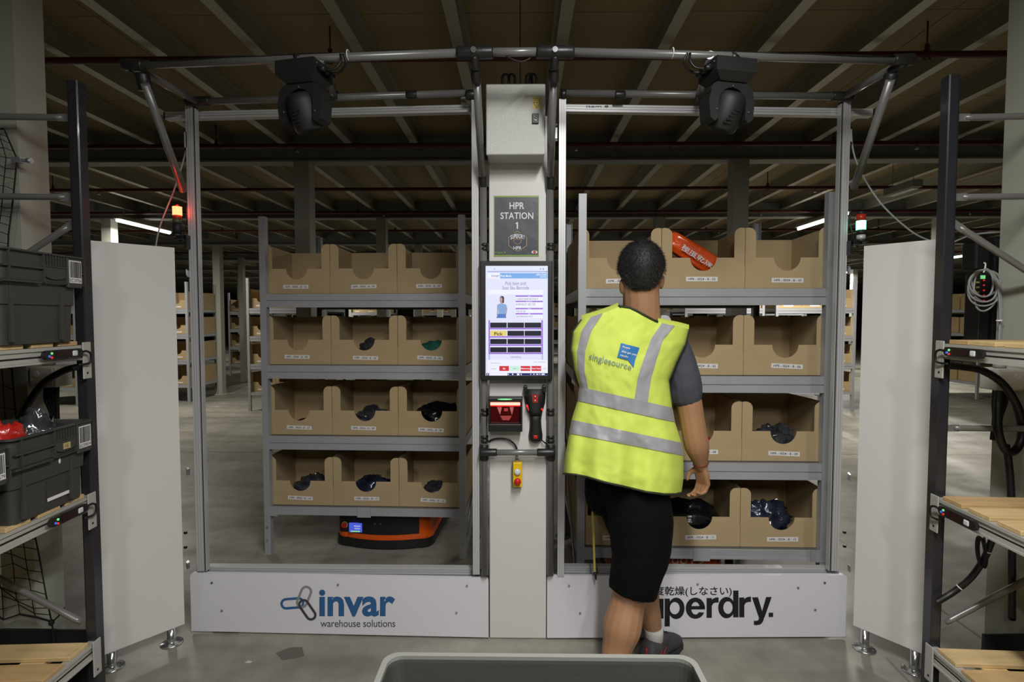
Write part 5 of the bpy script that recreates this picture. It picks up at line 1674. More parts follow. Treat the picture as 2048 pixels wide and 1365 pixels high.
# netting on the side of the crates
def net_pt(i, j, ni, nj):
    """i across from the free edge outwards, j down"""
    edge = [(8, 258), (34, 318), (26, 400), (17, 470), (14, 540), (20, 700), (34, 860), (58, 1020), (76, 1100), (92, 1190), (103, 1244)]
    k = j / nj * (len(edge) - 1); a = min(int(k), len(edge) - 2); f = k - a
    eu, ev = edge[a][0] * (1 - f) + edge[a + 1][0] * f, edge[a][1] * (1 - f) + edge[a + 1][1] * f
    q = i / ni
    u = eu + (-120 - eu) * q
    v = ev + (-36 + 12 * math.sin(i * 1.7 + j)) * q + 7 * math.sin(i * 2.1 + j * 1.3) * min(1, q * 4)
    return at(u, v, 2.19 + 0.006 * math.sin(i + j))
m = MB()
NI, NJ = 7, 40
for j in range(NJ + 1):
    m.tube([net_pt(i, j, NI, NJ) for i in range(NI + 1)], 0.0017 if j not in (0, NJ) else 0.004, 4, False)
for i in range(NI + 1):
    m.tube([net_pt(i, j, NI, NJ) for j in range(NJ + 1)], 0.0017 if i else 0.0028, 4, False)
net = thing('safety_net', 'black knotted safety net hung behind the rack of dark crates', 'net', net_pt(0, NJ, NI, NJ))
m.build('mesh_cords', 'net', net)
m = MB(); c = at(103, 1246, 2.185); m.ball(c, 0.011, 0.011, 0.014, 8, 6)
m.tube(spline([c, at(106, 1262, 2.188), at(107, 1292, 2.19)], 4), 0.003, 6); m.tube(spline([c, at(118, 1232, 2.19), at(129, 1216, 2.2)], 4), 0.003, 6)
m.build('end_knot', 'net', net)
m = MB(); c = at(34, 320, 2.195)
m.box(c.x - 0.014, c.x + 0.022, c.y - 0.012, c.y + 0.012, c.z - 0.012, c.z + 0.01); m.tube([c + Vector((0.02, 0, -0.002)), c + Vector((0.06, 0, -0.004))], 0.007, 8); m.tube([c + Vector((0.045, 0, -0.003)), c + Vector((0.058, 0, -0.004))], 0.011, 8)
m.build('beam_clamp', 'zinc', net)

# hoses, junction boxes, wiring
def hose(name, pts, r, label, mat='cable_black', cat='hose', ribbed=False, ties=()):
    sp_ = spline(pts, 10)
    t = thing(name, label, cat, sp_[-1])
    m = MB()
    rs = [r * (1.06 if (i % 2 and ribbed) else 1.0) for i in range(len(sp_))]
    m.tube(sp_, rs, 10); m.build('tube', mat, t)
    for k in ties:
        i = int(k * (len(sp_) - 2)); p = sp_[i]; d = (sp_[i + 1] - p).normalized()
        m = MB(); m.tube([p - d * 0.002, p + d * 0.002], r * 1.14, 10); m.build('cable_tie', 'label_white', t)
    return t
hose('black_hose', [at(152, 735, 2.12), at(128, 742, 2.14), at(88, 766, 2.17), at(58, 805, 2.18), at(38, 850, 2.19), at(34, 900, 2.19), at(30, 960, 2.19)], 0.0135, 'thick black hose bending down behind the crates')
hose('black_hose', [at(1893, 731, 2.12), at(1925, 734, 2.14), at(1965, 742, 2.16), at(2005, 768, 2.17), at(2035, 815, 2.18), at(2044, 868, 2.18), at(2032, 900, 2.17), at(2012, 902, 2.15), at(1998, 870, 2.14), at(1995, 825, 2.15), at(1998, 782, 2.16)], 0.0145, 'thick black hose looping under the upper empty shelf', ribbed=True)
hose('black_conduit', [at(2012, 890, 2.19), at(2018, 930, 2.19), at(2022, 985, 2.19), at(2024, 1100, 2.19), at(2024, 1240, 2.19)], 0.0125, 'black ribbed conduit running down the column behind the empty rack', ribbed=True)
hose('black_cable', [at(1872, 1206, 2.12), at(1905, 1186, 2.12), at(1940, 1158, 2.1), at(1966, 1122, 2.08), at(1982, 1086, 2.06), at(1988, 1060, 2.04)], 0.0115, 'black cable hanging in a curve under the middle empty shelf', ties=(0.3, 0.72))
t = thing('cable_loop', 'small loop of thin black cable under the middle empty shelf', 'cable', at(1962, 1140, 2.06))
m = MB()
for k in range(3):
    m.tube([at(1960 + 8 * math.cos(a * math.pi / 12) + 3.2 * k + 3 * math.sin(a * math.pi / 12), 1103 + 30 * math.sin(a * math.pi / 12) + 2 * k, 2.06 + 0.006 * k) for a in range(24)], 0.003, 6, closed=True)
m.tube(spline([at(1968, 1072, 2.05), at(1970, 1085, 2.06), at(1972, 1110, 2.06), at(1965, 1132, 2.06)], 5), 0.003, 6)
m.build('loop', 'cable_black', t)

def junction(c, s, label):
    t = thing('junction_box', label, 'box', c)
    m = MB(); m.rbox(c.x - 0.055, c.x + 0.055, c.y - 0.045, c.y + 0.045, c.z - 0.045, c.z + 0.045, 0.006); b = m.build('housing', 'junction_white', t)
    m = MB(); m.rbox(c.x - 0.048, c.x + 0.048, c.y - 0.051, c.y - 0.0455, c.z - 0.039, c.z + 0.039, 0.003); m.build('lid', 'junction_white', t)
    m = MB(); m.tube([c + Vector((-0.02 * s, -0.054, 0.012)), c + Vector((-0.02 * s, -0.05, 0.012))], 0.013, 14); m.build('knockout', 'button_white', t)
    m = MB(); m.tube([c + Vector((-0.01, 0, 0.046)), c + Vector((-0.01, 0, 0.065))], 0.022, 12); m.build('cable_gland', 'lamp_body', t)
    m = MB()
    for k in range(4):
        m.tube(spline([c + Vector((-0.025 + 0.016 * k, 0, -0.044)), c + Vector((-0.028 + 0.016 * k, 0.0, -0.1)), c + Vector((-0.014 + 0.008 * k, 0.01, -0.17)), c + Vector((-0.02 + 0.01 * k, 0.01, -0.26))], 5), 0.0085, 8)
    m.build('cable', 'cable_black', t, each=True)
junction(at(103, 752, 2.275), 1, 'cream junction box with black cables behind the crates')
junction(at(2003, 758, 2.275), -1, 'cream junction box under the upper empty shelf by the column')
# terminal box and coil of grey cable
t = thing('terminal_box', 'black terminal box with red lamps behind the coil of grey cable', 'box', at(1982, 690, 2.47))
m = MB(); px_box(m, 1983, 474, 2008, 690, 2.45, 2.56, 0.004); m.build('housing', 'black_plastic', t)
m = MB(); px_box(m, 1955, 545, 1982, 684, 2.45, 2.53, 0.004); m.build('lamp_strip', 'black_plastic', t)
m = MB(); px_box(m, 1950, 482, 1984, 540, 2.47, 2.55, 0.01); m.build('transformer', 'matte_black', t)
m = MB()
for v in (561, 571, 581, 591.5, 602):
    m.ball(at(1968, v, 2.448), 0.0042, 0.004, 0.0042, 8, 6)
m.build('red_lamp', 'led_red', t, each=True)
m = MB()
for v in (565, 575, 585):
    px_box(m, 1954.5, v - 1.4, 1959, v + 1.4, 2.443, 2.45)
m.build('yellow_tag', 'warning_yellow', t, each=True)
m = MB(); px_box(m, 1963, 551, 1971, 558, 2.444, 2.45); m.build('green_tag', 'led_green', t)
m = MB(); px_box(m, 1940, 470, 1955, 476, 2.46, 2.47); px_box(m, 2007, 476, 2013, 496, 2.43, 2.45); m.build('bracket', 'zinc', t, each=True)
t = thing('cable_coil', 'coil of grey cable hung beside the black terminal box', 'cable', at(1968, 690, 2.36))
m = MB()
for k in range(6):
    rx, ry = 24 + (k % 3) * 4.2, 27 + (k % 4) * 4.6
    cu_, cv_ = 1968 + (k - 2.5) * 1.2, 540 + ry + (k % 2) * 1.0
    m.tube([at(cu_ + rx * math.sin(a * math.pi / 16) + 3 * math.cos(a * math.pi / 8 + k), cv_ - ry * math.cos(a * math.pi / 16), 2.33 + 0.006 * k) for a in range(32)], 0.0038, 7, closed=True)
m.tube(spline([at(1968, 538, 2.33), at(1985, 550, 2.33), at(1996, 580, 2.33), at(2000, 620, 2.33), at(1999, 660, 2.33), at(1994, 730, 2.33)], 6), 0.0038, 7)
m.tube(spline([at(1970, 536, 2.34), at(1990, 552, 2.34), at(2001, 590, 2.34), at(2003, 630, 2.34), at(2000, 690, 2.34), at(1998, 745, 2.34)], 6), 0.0038, 7)
m.build('loops', 'cable_grey', t)
m = MB(); m.tube(spline([at(1968, 526, 2.33), at(1971, 528, 2.33), at(1970, 536, 2.33), at(1967, 546, 2.33)], 4), 0.003, 6); m.tube([at(1998.5, 640, 2.32), at(1998.5, 643, 2.32)], 0.011, 8); m.build('tie', 'label_white', t, each=True)
# ---------------------------------------------------------------- the man walking through the gate
man = thing('person', 'man in a yellow reflective vest and black shorts walking away through the gate', 'person', (0.5, 2.4, 0))
TY = 2.38
def J(u, v, Y):
    return at(u, v, Y)
fwd = Vector((0.7, 0.71, 0)).normalized()
lat = Vector((fwd.y, -fwd.x, 0))

def limb(m, pts, rs, n=14, sub=5):
    """tapered limb with round ends through joints"""
    sp_ = spline(pts, sub)
    k = len(sp_)
    rr_ = []
    for i in range(k):
        f = i / (k - 1) * (len(rs) - 1); a = min(int(f), len(rs) - 2); f -= a
        f = f * f * (3 - 2 * f)
        rr_.append(rs[a] * (1 - f) + rs[a + 1] * f)
    d0, d1 = (sp_[1] - sp_[0]).normalized(), (sp_[-1] - sp_[-2]).normalized()
    pre = [(sp_[0] - d0 * rr_[0] * c, rr_[0] * s) for c, s in ((0.98, 0.2), (0.8, 0.6), (0.45, 0.89))]
    post = [(sp_[-1] + d1 * rr_[-1] * c, rr_[-1] * s) for c, s in ((0.45, 0.89), (0.8, 0.6), (0.98, 0.2))]
    P_ = [p for p, _ in pre] + sp_ + [p for p, _ in post]
    R2 = [r for _, r in pre] + rr_ + [r for _, r in post]
    m.tube(P_, R2, n)

def union(m, name, mat, parent, voxel, smooth_it=2, disp=None):
    """one continuous skin over the collected shapes"""
    me = m.mesh('raw')
    o = bpy.data.objects.new('raw', me); COL.objects.link(o)
    md = o.modifiers.new('r', 'REMESH'); md.mode = 'VOXEL'; md.voxel_size = voxel
    if smooth_it:
        sm_ = o.modifiers.new('s', 'SMOOTH'); sm_.factor = 0.5; sm_.iterations = smooth_it
    bpy.context.view_layer.update()
    me2 = bpy.data.meshes.new_from_object(o.evaluated_get(bpy.context.evaluated_depsgraph_get()))
    bpy.data.objects.remove(o); bpy.data.meshes.remove(me)
    me2.name = name
    me2.materials.clear(); me2.materials.append(MAT[mat])
    if disp:
        for q in me2.vertices:
            q.co = disp(q.co)
    me2.polygons.foreach_set('use_smooth', [True] * len(me2.polygons))
    me2.update()
    return put(name, me2, parent)

# joints
headc = J(1282, 541, TY)
neck_b = J(1284, 640, TY + 0.03); neck_t = J(1282, 588, TY + 0.01)
sh_r = J(1348, 688, TY + 0.07); el_r = J(1387, 858, TY + 0.05); wr_r = J(1402, 930, TY + 0.07)
sh_l = J(1176, 684, TY + 0.09); el_l = J(1172, 800, TY + 0.2); wr_l = J(1195, 905, TY + 0.17)
pelvis = J(1262, 930, TY + 0.02)
hip_n, hip_f = J(1270, 955, TY - 0.01), J(1240, 950, TY + 0.08)
kn_n, an_n = J(1258, 1178, 2.25), J(1221, 1372, 2.165)
kn_f, an_f = J(1290, 1150, 2.455), J(1309, 1266, 2.45)
b = MB()
# trunk
limb(b, [pelvis, J(1256, 850, TY + 0.03), J(1256, 750, TY + 0.03), J(1262, 690, TY + 0.04)], [0.12, 0.105, 0.11, 0.095])
limb(b, [sh_l + Vector((0.02, 0, 0.0)), J(1262, 676, TY + 0.055), sh_r + Vector((-0.02, 0, 0))], [0.055, 0.072, 0.055])
limb(b, [neck_b + Vector((0, 0, -0.03)), neck_t, headc], [0.084, 0.079, 0.07])
limb(b, [hip_n, hip_f], [0.11, 0.11])
# head, jaw, nose, ears (he looks away from the camera, a little to his right)
hf = Vector((0.22, 0.97, -0.06)).normalized()
hr = Vector((hf.y, -hf.x, 0)).normalized()
b.ball(headc + Vector((0, 0.0, 0.008)), 0.086, 0.1, 0.11, 22, 14)
b.ball(headc + hf * 0.045 + Vector((0, 0, -0.062)), 0.058, 0.06, 0.066, 16, 10)
b.ball(headc + hf * 0.105 + Vector((0, 0, -0.02)), 0.014, 0.02, 0.026, 10, 8)
for s, (u, v) in ((-1, (1243.5, 573)), (1, (1322.5, 564))):
    c = J(u, v, TY + 0.012)
    b.ball(c, 0.011, 0.022, 0.034, 12, 10); b.ball(c + Vector((s * 0.005, -0.008, 0.006)), 0.008, 0.012, 0.024, 10, 8)
# arms
limb(b, [sh_r, J(1372, 775, TY + 0.06), el_r, J(1393, 890, TY + 0.05), wr_r], [0.058, 0.058, 0.056, 0.056, 0.031])
limb(b, [sh_l, J(1172, 745, TY + 0.14), el_l, J(1180, 850, TY + 0.17), wr_l], [0.06, 0.054, 0.05, 0.05, 0.03])
# legs
limb(b, [hip_n, J(1268, 1060, 2.31), kn_n + Vector((0, 0, 0.03)), kn_n], [0.105, 0.096, 0.075, 0.066])
limb(b, [kn_n, J(1254, 1212, 2.235), J(1244, 1255, 2.215), J(1233, 1305, 2.195), an_n], [0.066, 0.073, 0.081, 0.061, 0.038])
limb(b, [hip_f, J(1272, 1060, 2.44), kn_f], [0.108, 0.09, 0.06])
limb(b, [kn_f, J(1291, 1185, 2.455), J(1299, 1224, 2.45), an_f], [0.06, 0.062, 0.05, 0.036])
# feet inside the shoes
def foot_axis(an):
    heel = Vector((an.x, an.y, 0.05)) - fwd * 0.05
    return heel, heel + fwd * 0.21
for an in (an_n, an_f):
    h, tt = foot_axis(an)
    limb(b, [Vector((an.x, an.y, 0.08)), h + fwd * 0.1 + Vector((0, 0, 0.015)), tt + Vector((0, 0, -0.015))], [0.034, 0.03, 0.02], 10, 4)
# hands: palm, four fingers, thumb
def hand(wr, down, out, curl, thumb_dir):
    """down: along the hand; out: the way across the knuckles from little finger to index; curl: palm side"""
    k = 0.088
    for j in range(4):
        o0 = out * (-0.021 + 0.014 * j)
        limb(b, [wr + o0 * 0.7 + down * 0.005, wr + o0 + down * 0.045, wr + o0 * 1.2 + down * k], [0.014, 0.0155, 0.0125], 10, 4)
        L = (0.034, 0.042, 0.045, 0.04)[j]
        s0 = wr + o0 * 1.3 + down * k
        bend = (0.95, 0.9, 0.82, 0.7)[j]
        p1 = s0 + (down * math.cos(bend * 0.6) + curl * math.sin(bend * 0.6)) * L
        p2 = p1 + (down * math.cos(bend * 1.5) + curl * math.sin(bend * 1.5)) * L * 0.72
        p3 = p2 + (down * math.cos(bend * 2.2) + curl * math.sin(bend * 2.2)) * L * 0.55
        limb(b, [s0 - down * 0.01, s0, p1], [0.0105, 0.0098, 0.0092], 8, 3)
        limb(b, [p1, p2, p3], [0.0092, 0.0086, 0.0075], 8, 3)
    t0 = wr + out * 0.022 + down * 0.022
    t1 = t0 + (out * 0.55 + down * 0.55 + thumb_dir * 0.62).normalized() * 0.042
    t2 = t1 + (down * 0.85 + thumb_dir * 0.5).normalized() * 0.032
    limb(b, [t0, t1], [0.015, 0.0115], 8, 3); limb(b, [t1, t2], [0.0115, 0.009], 8, 3)
dn = (J(1407, 975, TY + 0.08) - wr_r).normalized()
cu_r = Vector((-0.93, -0.3, 0)); cu_r = (cu_r - dn * cu_r.dot(dn)).normalized()
ou = dn.cross(cu_r)
if ou.y < 0: ou = -ou
hand(wr_r, dn, (ou * 0.9 + Vector((-0.3, 0, 0))).normalized(), cu_r, cu_r)
dl = (J(1203, 950, TY + 0.19) - wr_l).normalized()
cu_l = Vector((0.9, 0.2, 0)); cu_l = (cu_l - dl * cu_l.dot(dl)).normalized()
hand(wr_l, dl, Vector((0.1, 0.95, 0)).normalized(), cu_l, cu_l)
body = union(b, 'body', 'skin', man, 0.0045, 3)

# face
for s in (-1, 1):
    m = MB(); m.ball(headc + hf * 0.088 + hr * 0.031 * s + Vector((0, 0, 0.006)), 0.012, 0.012, 0.009, 10, 8); m.build('eye', 'label_white', body)
    m = MB(); m.ball(headc + hf * 0.087 + hr * 0.031 * s + Vector((0, 0, 0.026)), 0.016, 0.012, 0.004, 10, 6); m.build('eyebrow', 'hair', body)
m = MB(); m.ball(headc + hf * 0.1 + Vector((0, 0, -0.062)), 0.02, 0.008, 0.006, 10, 6); m.build('mouth', 'shoe_red', body)

# hair: a cap that ends at the nape and above the ears, with short strands
def hair_k(d):
    back = max(0.0, min(1.0, (-d.dot(hf) + 0.55))) * max(0.0, min(1.0, (-d.z - 0.25) / 0.5))
    return (1 + 0.09 * back) * (1 + 0.02 * noise.noise(d * 7) + 0.014 * noise.noise(d * 19))
m = MB()
hc = headc + Vector((0, -0.004, 0.012))
m.ball(hc, 0.101, 0.112, 0.119, 40, 28, hair_k)
keep = []
def hair_ok(p):
    q = Vector(p) - hc
    f = q.dot(hf)                      # how far to the front
    side = abs(q.dot(hr))
    low = -0.121 + max(0.0, f + 0.075) * 1.0
    if side > 0.06:
        low = max(low, -0.03 - max(0, -f - 0.012) * 1.6)
    return q.z > low and not (f > 0.075 and q.z < 0.055)
fs = [f for f in m.f if sum(hair_ok(m.v[i]) for i in f) >= 3]
m.v = [tuple(Vector(p) - hr * (Vector(p) - hc).dot(hr) * 0.11 * max(0.0, min(1.0, ((hc.z - p[2]) - 0.005) / 0.05))) for p in m.v]
hm_ = MB(); hm_.v, hm_.f, hm_.s = list(m.v), fs, [True] * len(fs)
r = random.Random(5)
for k in range(9000):
    z = r.uniform(-1, 1); an = r.uniform(0, 2 * math.pi); q = math.sqrt(1 - z * z)
    d = Vector((q * math.cos(an), q * math.sin(an), z))
    p = hc + Vector((d.x * 0.101, d.y * 0.112, d.z * 0.119)) * hair_k(d)
    if not hair_ok(p): continue
    g = (d + Vector((r.uniform(-.5, .5), r.uniform(-.5, .5), -0.55 + r.uniform(-.3, .3)))).normalized()
    L = r.uniform(0.007, 0.014) * (0.4 if d.z < -0.4 else 1)
    sd = g.cross(d); sd = (sd.normalized() if sd.length > 1e-3 else Vector((1, 0, 0))) * 0.0007
    hm_.add([p - sd, p + sd, p + g * L], [(0, 1, 2)])
hm_.build('hair', 'hair', man)

# t-shirt with sleeves
m = MB()
limb(m, [J(1256, 900, TY + 0.03), J(1256, 800, TY + 0.03), J(1258, 720, TY + 0.04)], [0.13, 0.12, 0.11])
limb(m, [J(1190, 684, TY + 0.07), J(1262, 674, TY + 0.06), J(1335, 688, TY + 0.07)], [0.068, 0.08, 0.07])
limb(m, [J(1346, 690, TY + 0.07), J(1360, 730, TY + 0.065), J(1369, 765, TY + 0.06), J(1372, 788, TY + 0.06)], [0.07, 0.073, 0.075, 0.073])
limb(m, [J(1178, 690, TY + 0.09), J(1172, 722, TY + 0.12), J(1172, 752, TY + 0.15)], [0.06, 0.06, 0.06])
def wr(co):
    d = 0.003 * noise.noise(co * 22) + 0.002 * noise.noise(Vector((co.x * 60, co.y * 60, co.z * 18)))
    return co + Vector((0, -1, 0)) * d
union(m, 't_shirt', 'tshirt', man, 0.007, 3, wr)

# shorts
m = MB()
limb(m, [J(1262, 925, TY + 0.02), J(1262, 965, TY + 0.02)], [0.14, 0.155])
limb(m, [J(1215, 968, TY + 0.07), J(1212, 990, TY + 0.08)], [0.105, 0.1])
def leg_tube(pts, rs):
    sp_ = spline(pts, 5); k = len(sp_)
    R3 = []
    for i in range(k):
        f = i / (k - 1) * (len(rs) - 1); a = min(int(f), len(rs) - 2); R3.append(rs[a] + (rs[a + 1] - rs[a]) * (f - a))
    m.tube(sp_, R3, 18)
leg_tube([J(1272, 965, TY + 0.0), J(1281, 1050, 2.31), J(1280, 1110, 2.27), J(1272, 1150, 2.245), J(1265, 1186, 2.235)], [0.14, 0.14, 0.122, 0.108, 0.1])
leg_tube([J(1235, 960, TY + 0.09), J(1268, 1060, 2.46), J(1288, 1130, 2.45)], [0.135, 0.115, 0.1])
def cr(co):
    return co + Vector((0.3, -1, 0)).normalized() * (0.005 * noise.noise(Vector((co.x * 9, co.y * 9, co.z * 14))) + 0.003 * noise.noise(co * 30))
union(m, 'shorts', 'shorts', man, 0.007, 3, cr)

# vest: one shell drawn between its side outlines, wrapped round the trunk
ROWS = [((1163, 640), (1378, 659)), ((1146, 664), (1371, 688)), ((1142, 700), (1353, 725)), ((1148, 740), (1338, 762)), ((1158, 774), (1345, 816)), ((1155, 802), (1350, 845)),
        ((1143, 840), (1363, 886)), ((1138, 867), (1367, 912)), ((1130, 915), (1367, 958)), ((1127, 948), (1363, 986))]
ROWD = [0.115, 0.128, 0.145, 0.152, 0.155, 0.157, 0.17, 0.178, 0.198, 0.21]
TOPC = [(-1.0, 0), (-0.72, -12), (-0.5, -22), (-0.28, -34), (-0.1, -33), (0.1, -24), (0.3, -14), (0.4, -10), (0.6, -6), (0.8, -4), (1.0, 0)]
HEMC = [(-1.0, 0), (-0.8, -2), (-0.6, -1), (-0.3, 4), (0.0, 6), (0.4, 10), (0.7, 9), (0.9, 5), (1.0, 0)]
def lerp_tab(tab, x):
    for (a, va), (b_, vb) in zip(tab[:-1], tab[1:]):
        if x <= b_:
            return va + (vb - va) * (x - a) / (b_ - a)
    return tab[-1][1]
def row_at(t):
    f = max(0.0, min(t, len(ROWS) - 1)); a = min(int(f), len(ROWS) - 2); f -= a
    L = [ROWS[a][0][i] * (1 - f) + ROWS[a + 1][0][i] * f for i in (0, 1)]
    R = [ROWS[a][1][i] * (1 - f) + ROWS[a + 1][1][i] * f for i in (0, 1)]
    return L, R, ROWD[a] * (1 - f) + ROWD[a + 1] * f
def vest_uv(s, t):
    L, R, D = row_at(t)
    f = (s + 1) / 2
    u, v = L[0] + (R[0] - L[0]) * f, L[1] + (R[1] - L[1]) * f
    if t < 2: v += lerp_tab(TOPC, s) * (1 - t / 2)
    if t > 7: v += lerp_tab(HEMC, s) * (t - 7) / 2
    return u, v, D
def vest_pt(s, t, off=0.0, back=True):
    u, v, D = vest_uv(s, t)
    prof = 0.3 + 0.7 * math.sqrt(max(0.0, 1 - abs(s) ** 2.6))
    low = max(0, t - 3) / 6
    fold = (0.016 * low * math.sin(s * 7.5 + 1.2 + 0.25 * t) + 0.009 * low * math.sin(s * 14 - 0.5 * t)
            + 0.008 * noise.noise(Vector((s * 3.2, t * 0.9, 0))) + 0.0035 * noise.noise(Vector((s * 9, t * 2.6, 4)))) * min(1, (prof - 0.3) * 2)
    if back:
        y = TY + 0.02 - D * prof - fold - off
    else:
        y = TY + 0.02 + D * 0.95 * prof + off
    return at(u, v, y)
v_ = MB(); v_.grid(lambda a, c: vest_pt(-1 + 2 * a, 9 * c), 72, 72)
v_.grid(lambda a, c: vest_pt(1 - 2 * a, 9 * c, 0, False), 30, 30)
for sg in (-1, 1):      # side seams below the armholes, shoulder seams beside the neck
    v_.grid(lambda a, c: vest_pt(sg, 3.4 + 5.6 * c) * (1 - a) + vest_pt(sg, 3.4 + 5.6 * c, 0, False) * a, 6, 30)
for sa, sb in ((-1.0, -0.32), (0.42, 1.0)):
    v_.grid(lambda a, c: vest_pt(sa + (sb - sa) * a, 0) * (1 - c) + vest_pt(sa + (sb - sa) * a, 0, 0, False) * c + Vector((0, 0, 0.02 * math.sin(math.pi * c))), 14, 6)
vest = v_.build('vest', 'vest', man)
vest['label'] = 'fluorescent yellow vest'
def band(fs0, fs1, t0, t1, nu, nv):
    m = MB()
    def fn(a, c):
        t = t0 + (t1 - t0) * c
        s0, s1 = fs0(t), fs1(t)
        return vest_pt(s0 + (s1 - s0) * a, t, 0.0035)
    m.grid(fn, nu, nv)
    return m
one = lambda x: (lambda t: x)
def tab(lst):
    return lambda t: lerp_tab(lst, t)
band(one(-0.995), one(0.995), 4.0, 5.0, 64, 6).build('reflective_band', 'reflective', vest)
band(one(-0.995), one(0.995), 6.0, 7.0, 64, 6).build('reflective_band', 'reflective', vest)
band(tab([(0, -0.83), (1, -0.85), (2, -0.88), (3, -0.92), (4, -0.95)]), tab([(0, -0.6), (1, -0.67), (2, -0.73), (3, -0.78), (4, -0.8)]), 0.0, 4.02, 8, 30).build('reflective_tape', 'reflective', vest)
band(tab([(0, 0.5), (1, 0.40), (2, 0.385), (3, 0.345), (4, 0.19)]), tab([(0, 0.74), (1, 0.6), (2, 0.62), (3, 0.625), (4, 0.47)]), 0.0, 4.02, 8, 30).build('reflective_tape', 'reflective', vest)
# dark binding along hem, neck and armholes
m = MB(); m.tube([vest_pt(-1 + 2 * k / 40, 9.0, 0.001) for k in range(41)], 0.005, 6)
m.tube([vest_pt(-0.3 + 0.72 * k / 20, 0.0, 0.001) for k in range(21)], 0.005, 6)
m.tube([vest_pt(0.999, 4 * k / 20, 0.0) for k in range(21)], 0.005, 6); m.tube([vest_pt(-0.999, 4 * k / 20, 0.0) for k in range(21)], 0.005, 6)
m.build('binding', 'vest_binding', vest, each=True)
# print on the back
def inv(u, v):
    s, t = 0.0, 3.0
    for _ in range(25):
        lo, hi = 0.0, 9.0
        for _ in range(22):
            mid = (lo + hi) / 2
            if vest_uv(s, mid)[1] < v: lo = mid
            else: hi = mid
        t = (lo + hi) / 2
        L, R, D = row_at(t)
        s = max(-0.99, min(0.99, (u - L[0]) / (R[0] - L[0]) * 2 - 1))
    return s, t
def on_vest(u, v, off):
    return vest_pt(*inv(u, v), off)
def bil(c, x, y):
    (a0, a1), (b0, b1), (c0, c1), (d0, d1) = c     # lower left, lower right, upper right, upper left
    return ((a0 * (1 - x) + b0 * x) * (1 - y) + (d0 * (1 - x) + c0 * x) * y, (a1 * (1 - x) + b1 * x) * (1 - y) + (d1 * (1 - x) + c1 * x) * y)
quad = [(1234.5, 715), (1269, 724.5), (1279, 696), (1242, 686.5)]
m = MB(); m.grid(lambda a, c: on_vest(*bil(quad, a, c), 0.004), 8, 6)
m.add([on_vest(1256, 720.5, 0.004), on_vest(1269.5, 724, 0.004), on_vest(1267.5, 736, 0.004)], [(0, 1, 2)])
m.build('print_square', 'vest_print_blue', vest)
def vest_text(m, body, c, bold=0.0, off=0.006):
    vs, fs = text_mesh(body, bold, 1.0)
    m.add([on_vest(*bil(c, x, y), off) for x, y in vs], fs)
m = MB()
vest_text(m, 'People', [(1244.5, 696.5), (1259.5, 700), (1261, 695.5), (1246, 692)], 0.012)
vest_text(m, 'that get you', [(1242.5, 706), (1272, 713.5), (1273.5, 708), (1244, 700.5)], 0.012)
vest_text(m, 'results', [(1240, 712.5), (1256, 716.5), (1257, 712), (1241.5, 708)], 0.012)
m.build('print_lettering', 'label_white', vest)
m = MB(); vest_text(m, 'singlesource', [(1177, 722), (1261.5, 744), (1264, 729), (1180, 706)], 0.006); m.build('print_lettering', 'vest_print_grey', vest)

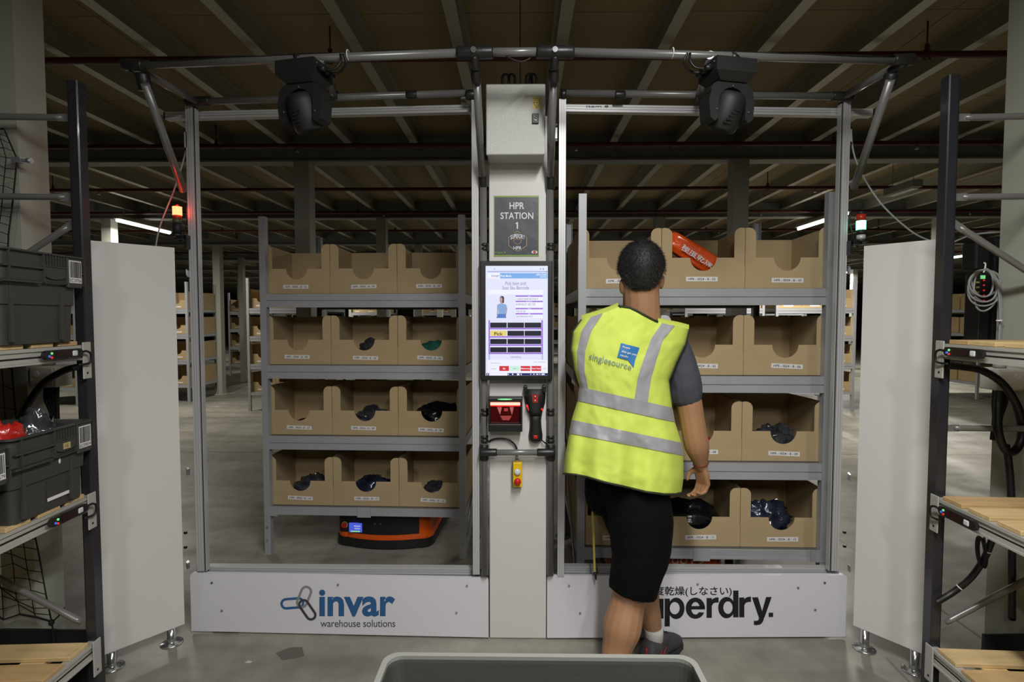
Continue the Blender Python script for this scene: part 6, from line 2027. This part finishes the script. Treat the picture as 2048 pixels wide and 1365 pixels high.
# socks and shoes
for an, nm in ((an_n, 0), (an_f, 1)):
    h, tt = foot_axis(an)
    c = Vector((an.x, an.y, 0))
    m = MB(); top = an + (kn_n if nm == 0 else kn_f) * 0
    up = ((kn_n if nm == 0 else kn_f) - an).normalized()
    m.tube([c + Vector((0, 0, 0.07)), an + up * 0.0, an + up * 0.025], [0.04, 0.041, 0.043], 14); m.build('sock', 'sock', man)
    m = MB()
    # upper
    sl = [(-0.075, 0.03, 0.02, 0.05), (-0.06, 0.042, 0.015, 0.115), (-0.02, 0.046, 0.012, 0.128), (0.03, 0.047, 0.012, 0.138), (0.08, 0.049, 0.012, 0.112), (0.13, 0.052, 0.012, 0.078), (0.175, 0.048, 0.012, 0.064), (0.205, 0.032, 0.014, 0.05), (0.215, 0.012, 0.018, 0.035)]
    vs = []
    for x, wd, z0, z1 in sl:
        for k in range(14):
            a_ = 2 * math.pi * k / 14
            sx, sz = math.cos(a_), math.sin(a_)
            vs.append(c + fwd * x + lat * (wd * math.copysign(abs(sx) ** 0.7, sx)) + Vector((0, 0, (z0 + z1) / 2 + (z1 - z0) / 2 * math.copysign(abs(sz) ** 0.8, sz))))
    fsx = [(i * 14 + j, i * 14 + (j + 1) % 14, (i + 1) * 14 + (j + 1) % 14, (i + 1) * 14 + j) for i in range(len(sl) - 1) for j in range(14)]
    fsx += [tuple(range(14))[::-1], tuple((len(sl) - 1) * 14 + j for j in range(14))]
    m.add(vs, fsx, True)
    sh = m.build('shoe', 'shoe', man)
    poly = [(-0.08, -0.03), (-0.07, -0.042), (0.0, -0.046), (0.12, -0.055), (0.19, -0.046), (0.222, -0.02), (0.222, 0.02), (0.19, 0.046), (0.12, 0.055), (0.0, 0.046), (-0.07, 0.042), (-0.08, 0.03)]
    m = MB(); m.prism(poly, c + Vector((0, 0, 0.0)), fwd, -lat, 0.026); z_ = [p[2] for p in m.v]
    if min(z_) < -0.001: m.v = [(p[0], p[1], p[2] + 0.026) for p in m.v]
    m.build('sole', 'sole', sh)
    m = MB()
    for k in range(4):
        x = 0.035 + 0.022 * k; z = 0.134 - 0.012 * k
        m.tube([c + fwd * x + lat * 0.026 + Vector((0, 0, z - 0.014)), c + fwd * (x + 0.004) + Vector((0, 0, z + 0.004)), c + fwd * (x + 0.008) - lat * 0.026 + Vector((0, 0, z - 0.014))], 0.003, 6)
    m.build('lace', 'cable_black', sh, each=True)
    m = MB()
    for sd in (-1, 1):
        for x0_ in (-0.05, -0.01):
            m.tube([c + fwd * x0_ + lat * sd * 0.046 + Vector((0, 0, 0.035)), c + fwd * (x0_ + 0.035) + lat * sd * 0.0475 + Vector((0, 0, 0.085))], 0.004, 6)
    m.tube([c - fwd * 0.07 + Vector((0, 0, 0.04)), c - fwd * 0.066 + Vector((0, 0, 0.1))], 0.008, 8)
    m.build('red_accent', 'shoe_red', sh, each=True)
# wristband
m = MB(); d = (wr_r - el_r).normalized(); q = d.orthogonal().normalized(); q2 = d.cross(q); c = wr_r - d * 0.004
m.tube([c + (q * math.cos(a * math.pi / 10) + q2 * math.sin(a * math.pi / 10)) * 0.034 for a in range(20)], 0.002, 5, closed=True); m.build('wristband', 'shoe_red', man)
# strap with a black end that swings from his far hand
p0 = wr_l + dl * 0.1
t = thing('hand_strap', 'thin striped strap with a black tip hanging from the man towards the white board', 'strap', p0)
m = MB(); pts = [p0, J(1186, 1010, TY + 0.2), J(1187, 1065, TY + 0.2), J(1189, 1130, TY + 0.2), J(1190, 1145, TY + 0.2)]
sp_ = spline(pts, 6)
for a_, b2 in zip(sp_[:-1], sp_[1:]):
    m.hexa([a_ + Vector((-0.005, 0, 0)), a_ + Vector((0.005, 0, 0)), a_ + Vector((0.005, 0.002, 0)), a_ + Vector((-0.005, 0.002, 0)),
            b2 + Vector((-0.005, 0, 0)), b2 + Vector((0.005, 0, 0)), b2 + Vector((0.005, 0.002, 0)), b2 + Vector((-0.005, 0.002, 0))])
m.build('strap', 'warning_yellow', t)
m = MB(); m.tube([sp_[-1], J(1192, 1160, TY + 0.2)], [0.008, 0.004], 8); m.build('tip', 'black_plastic', t)
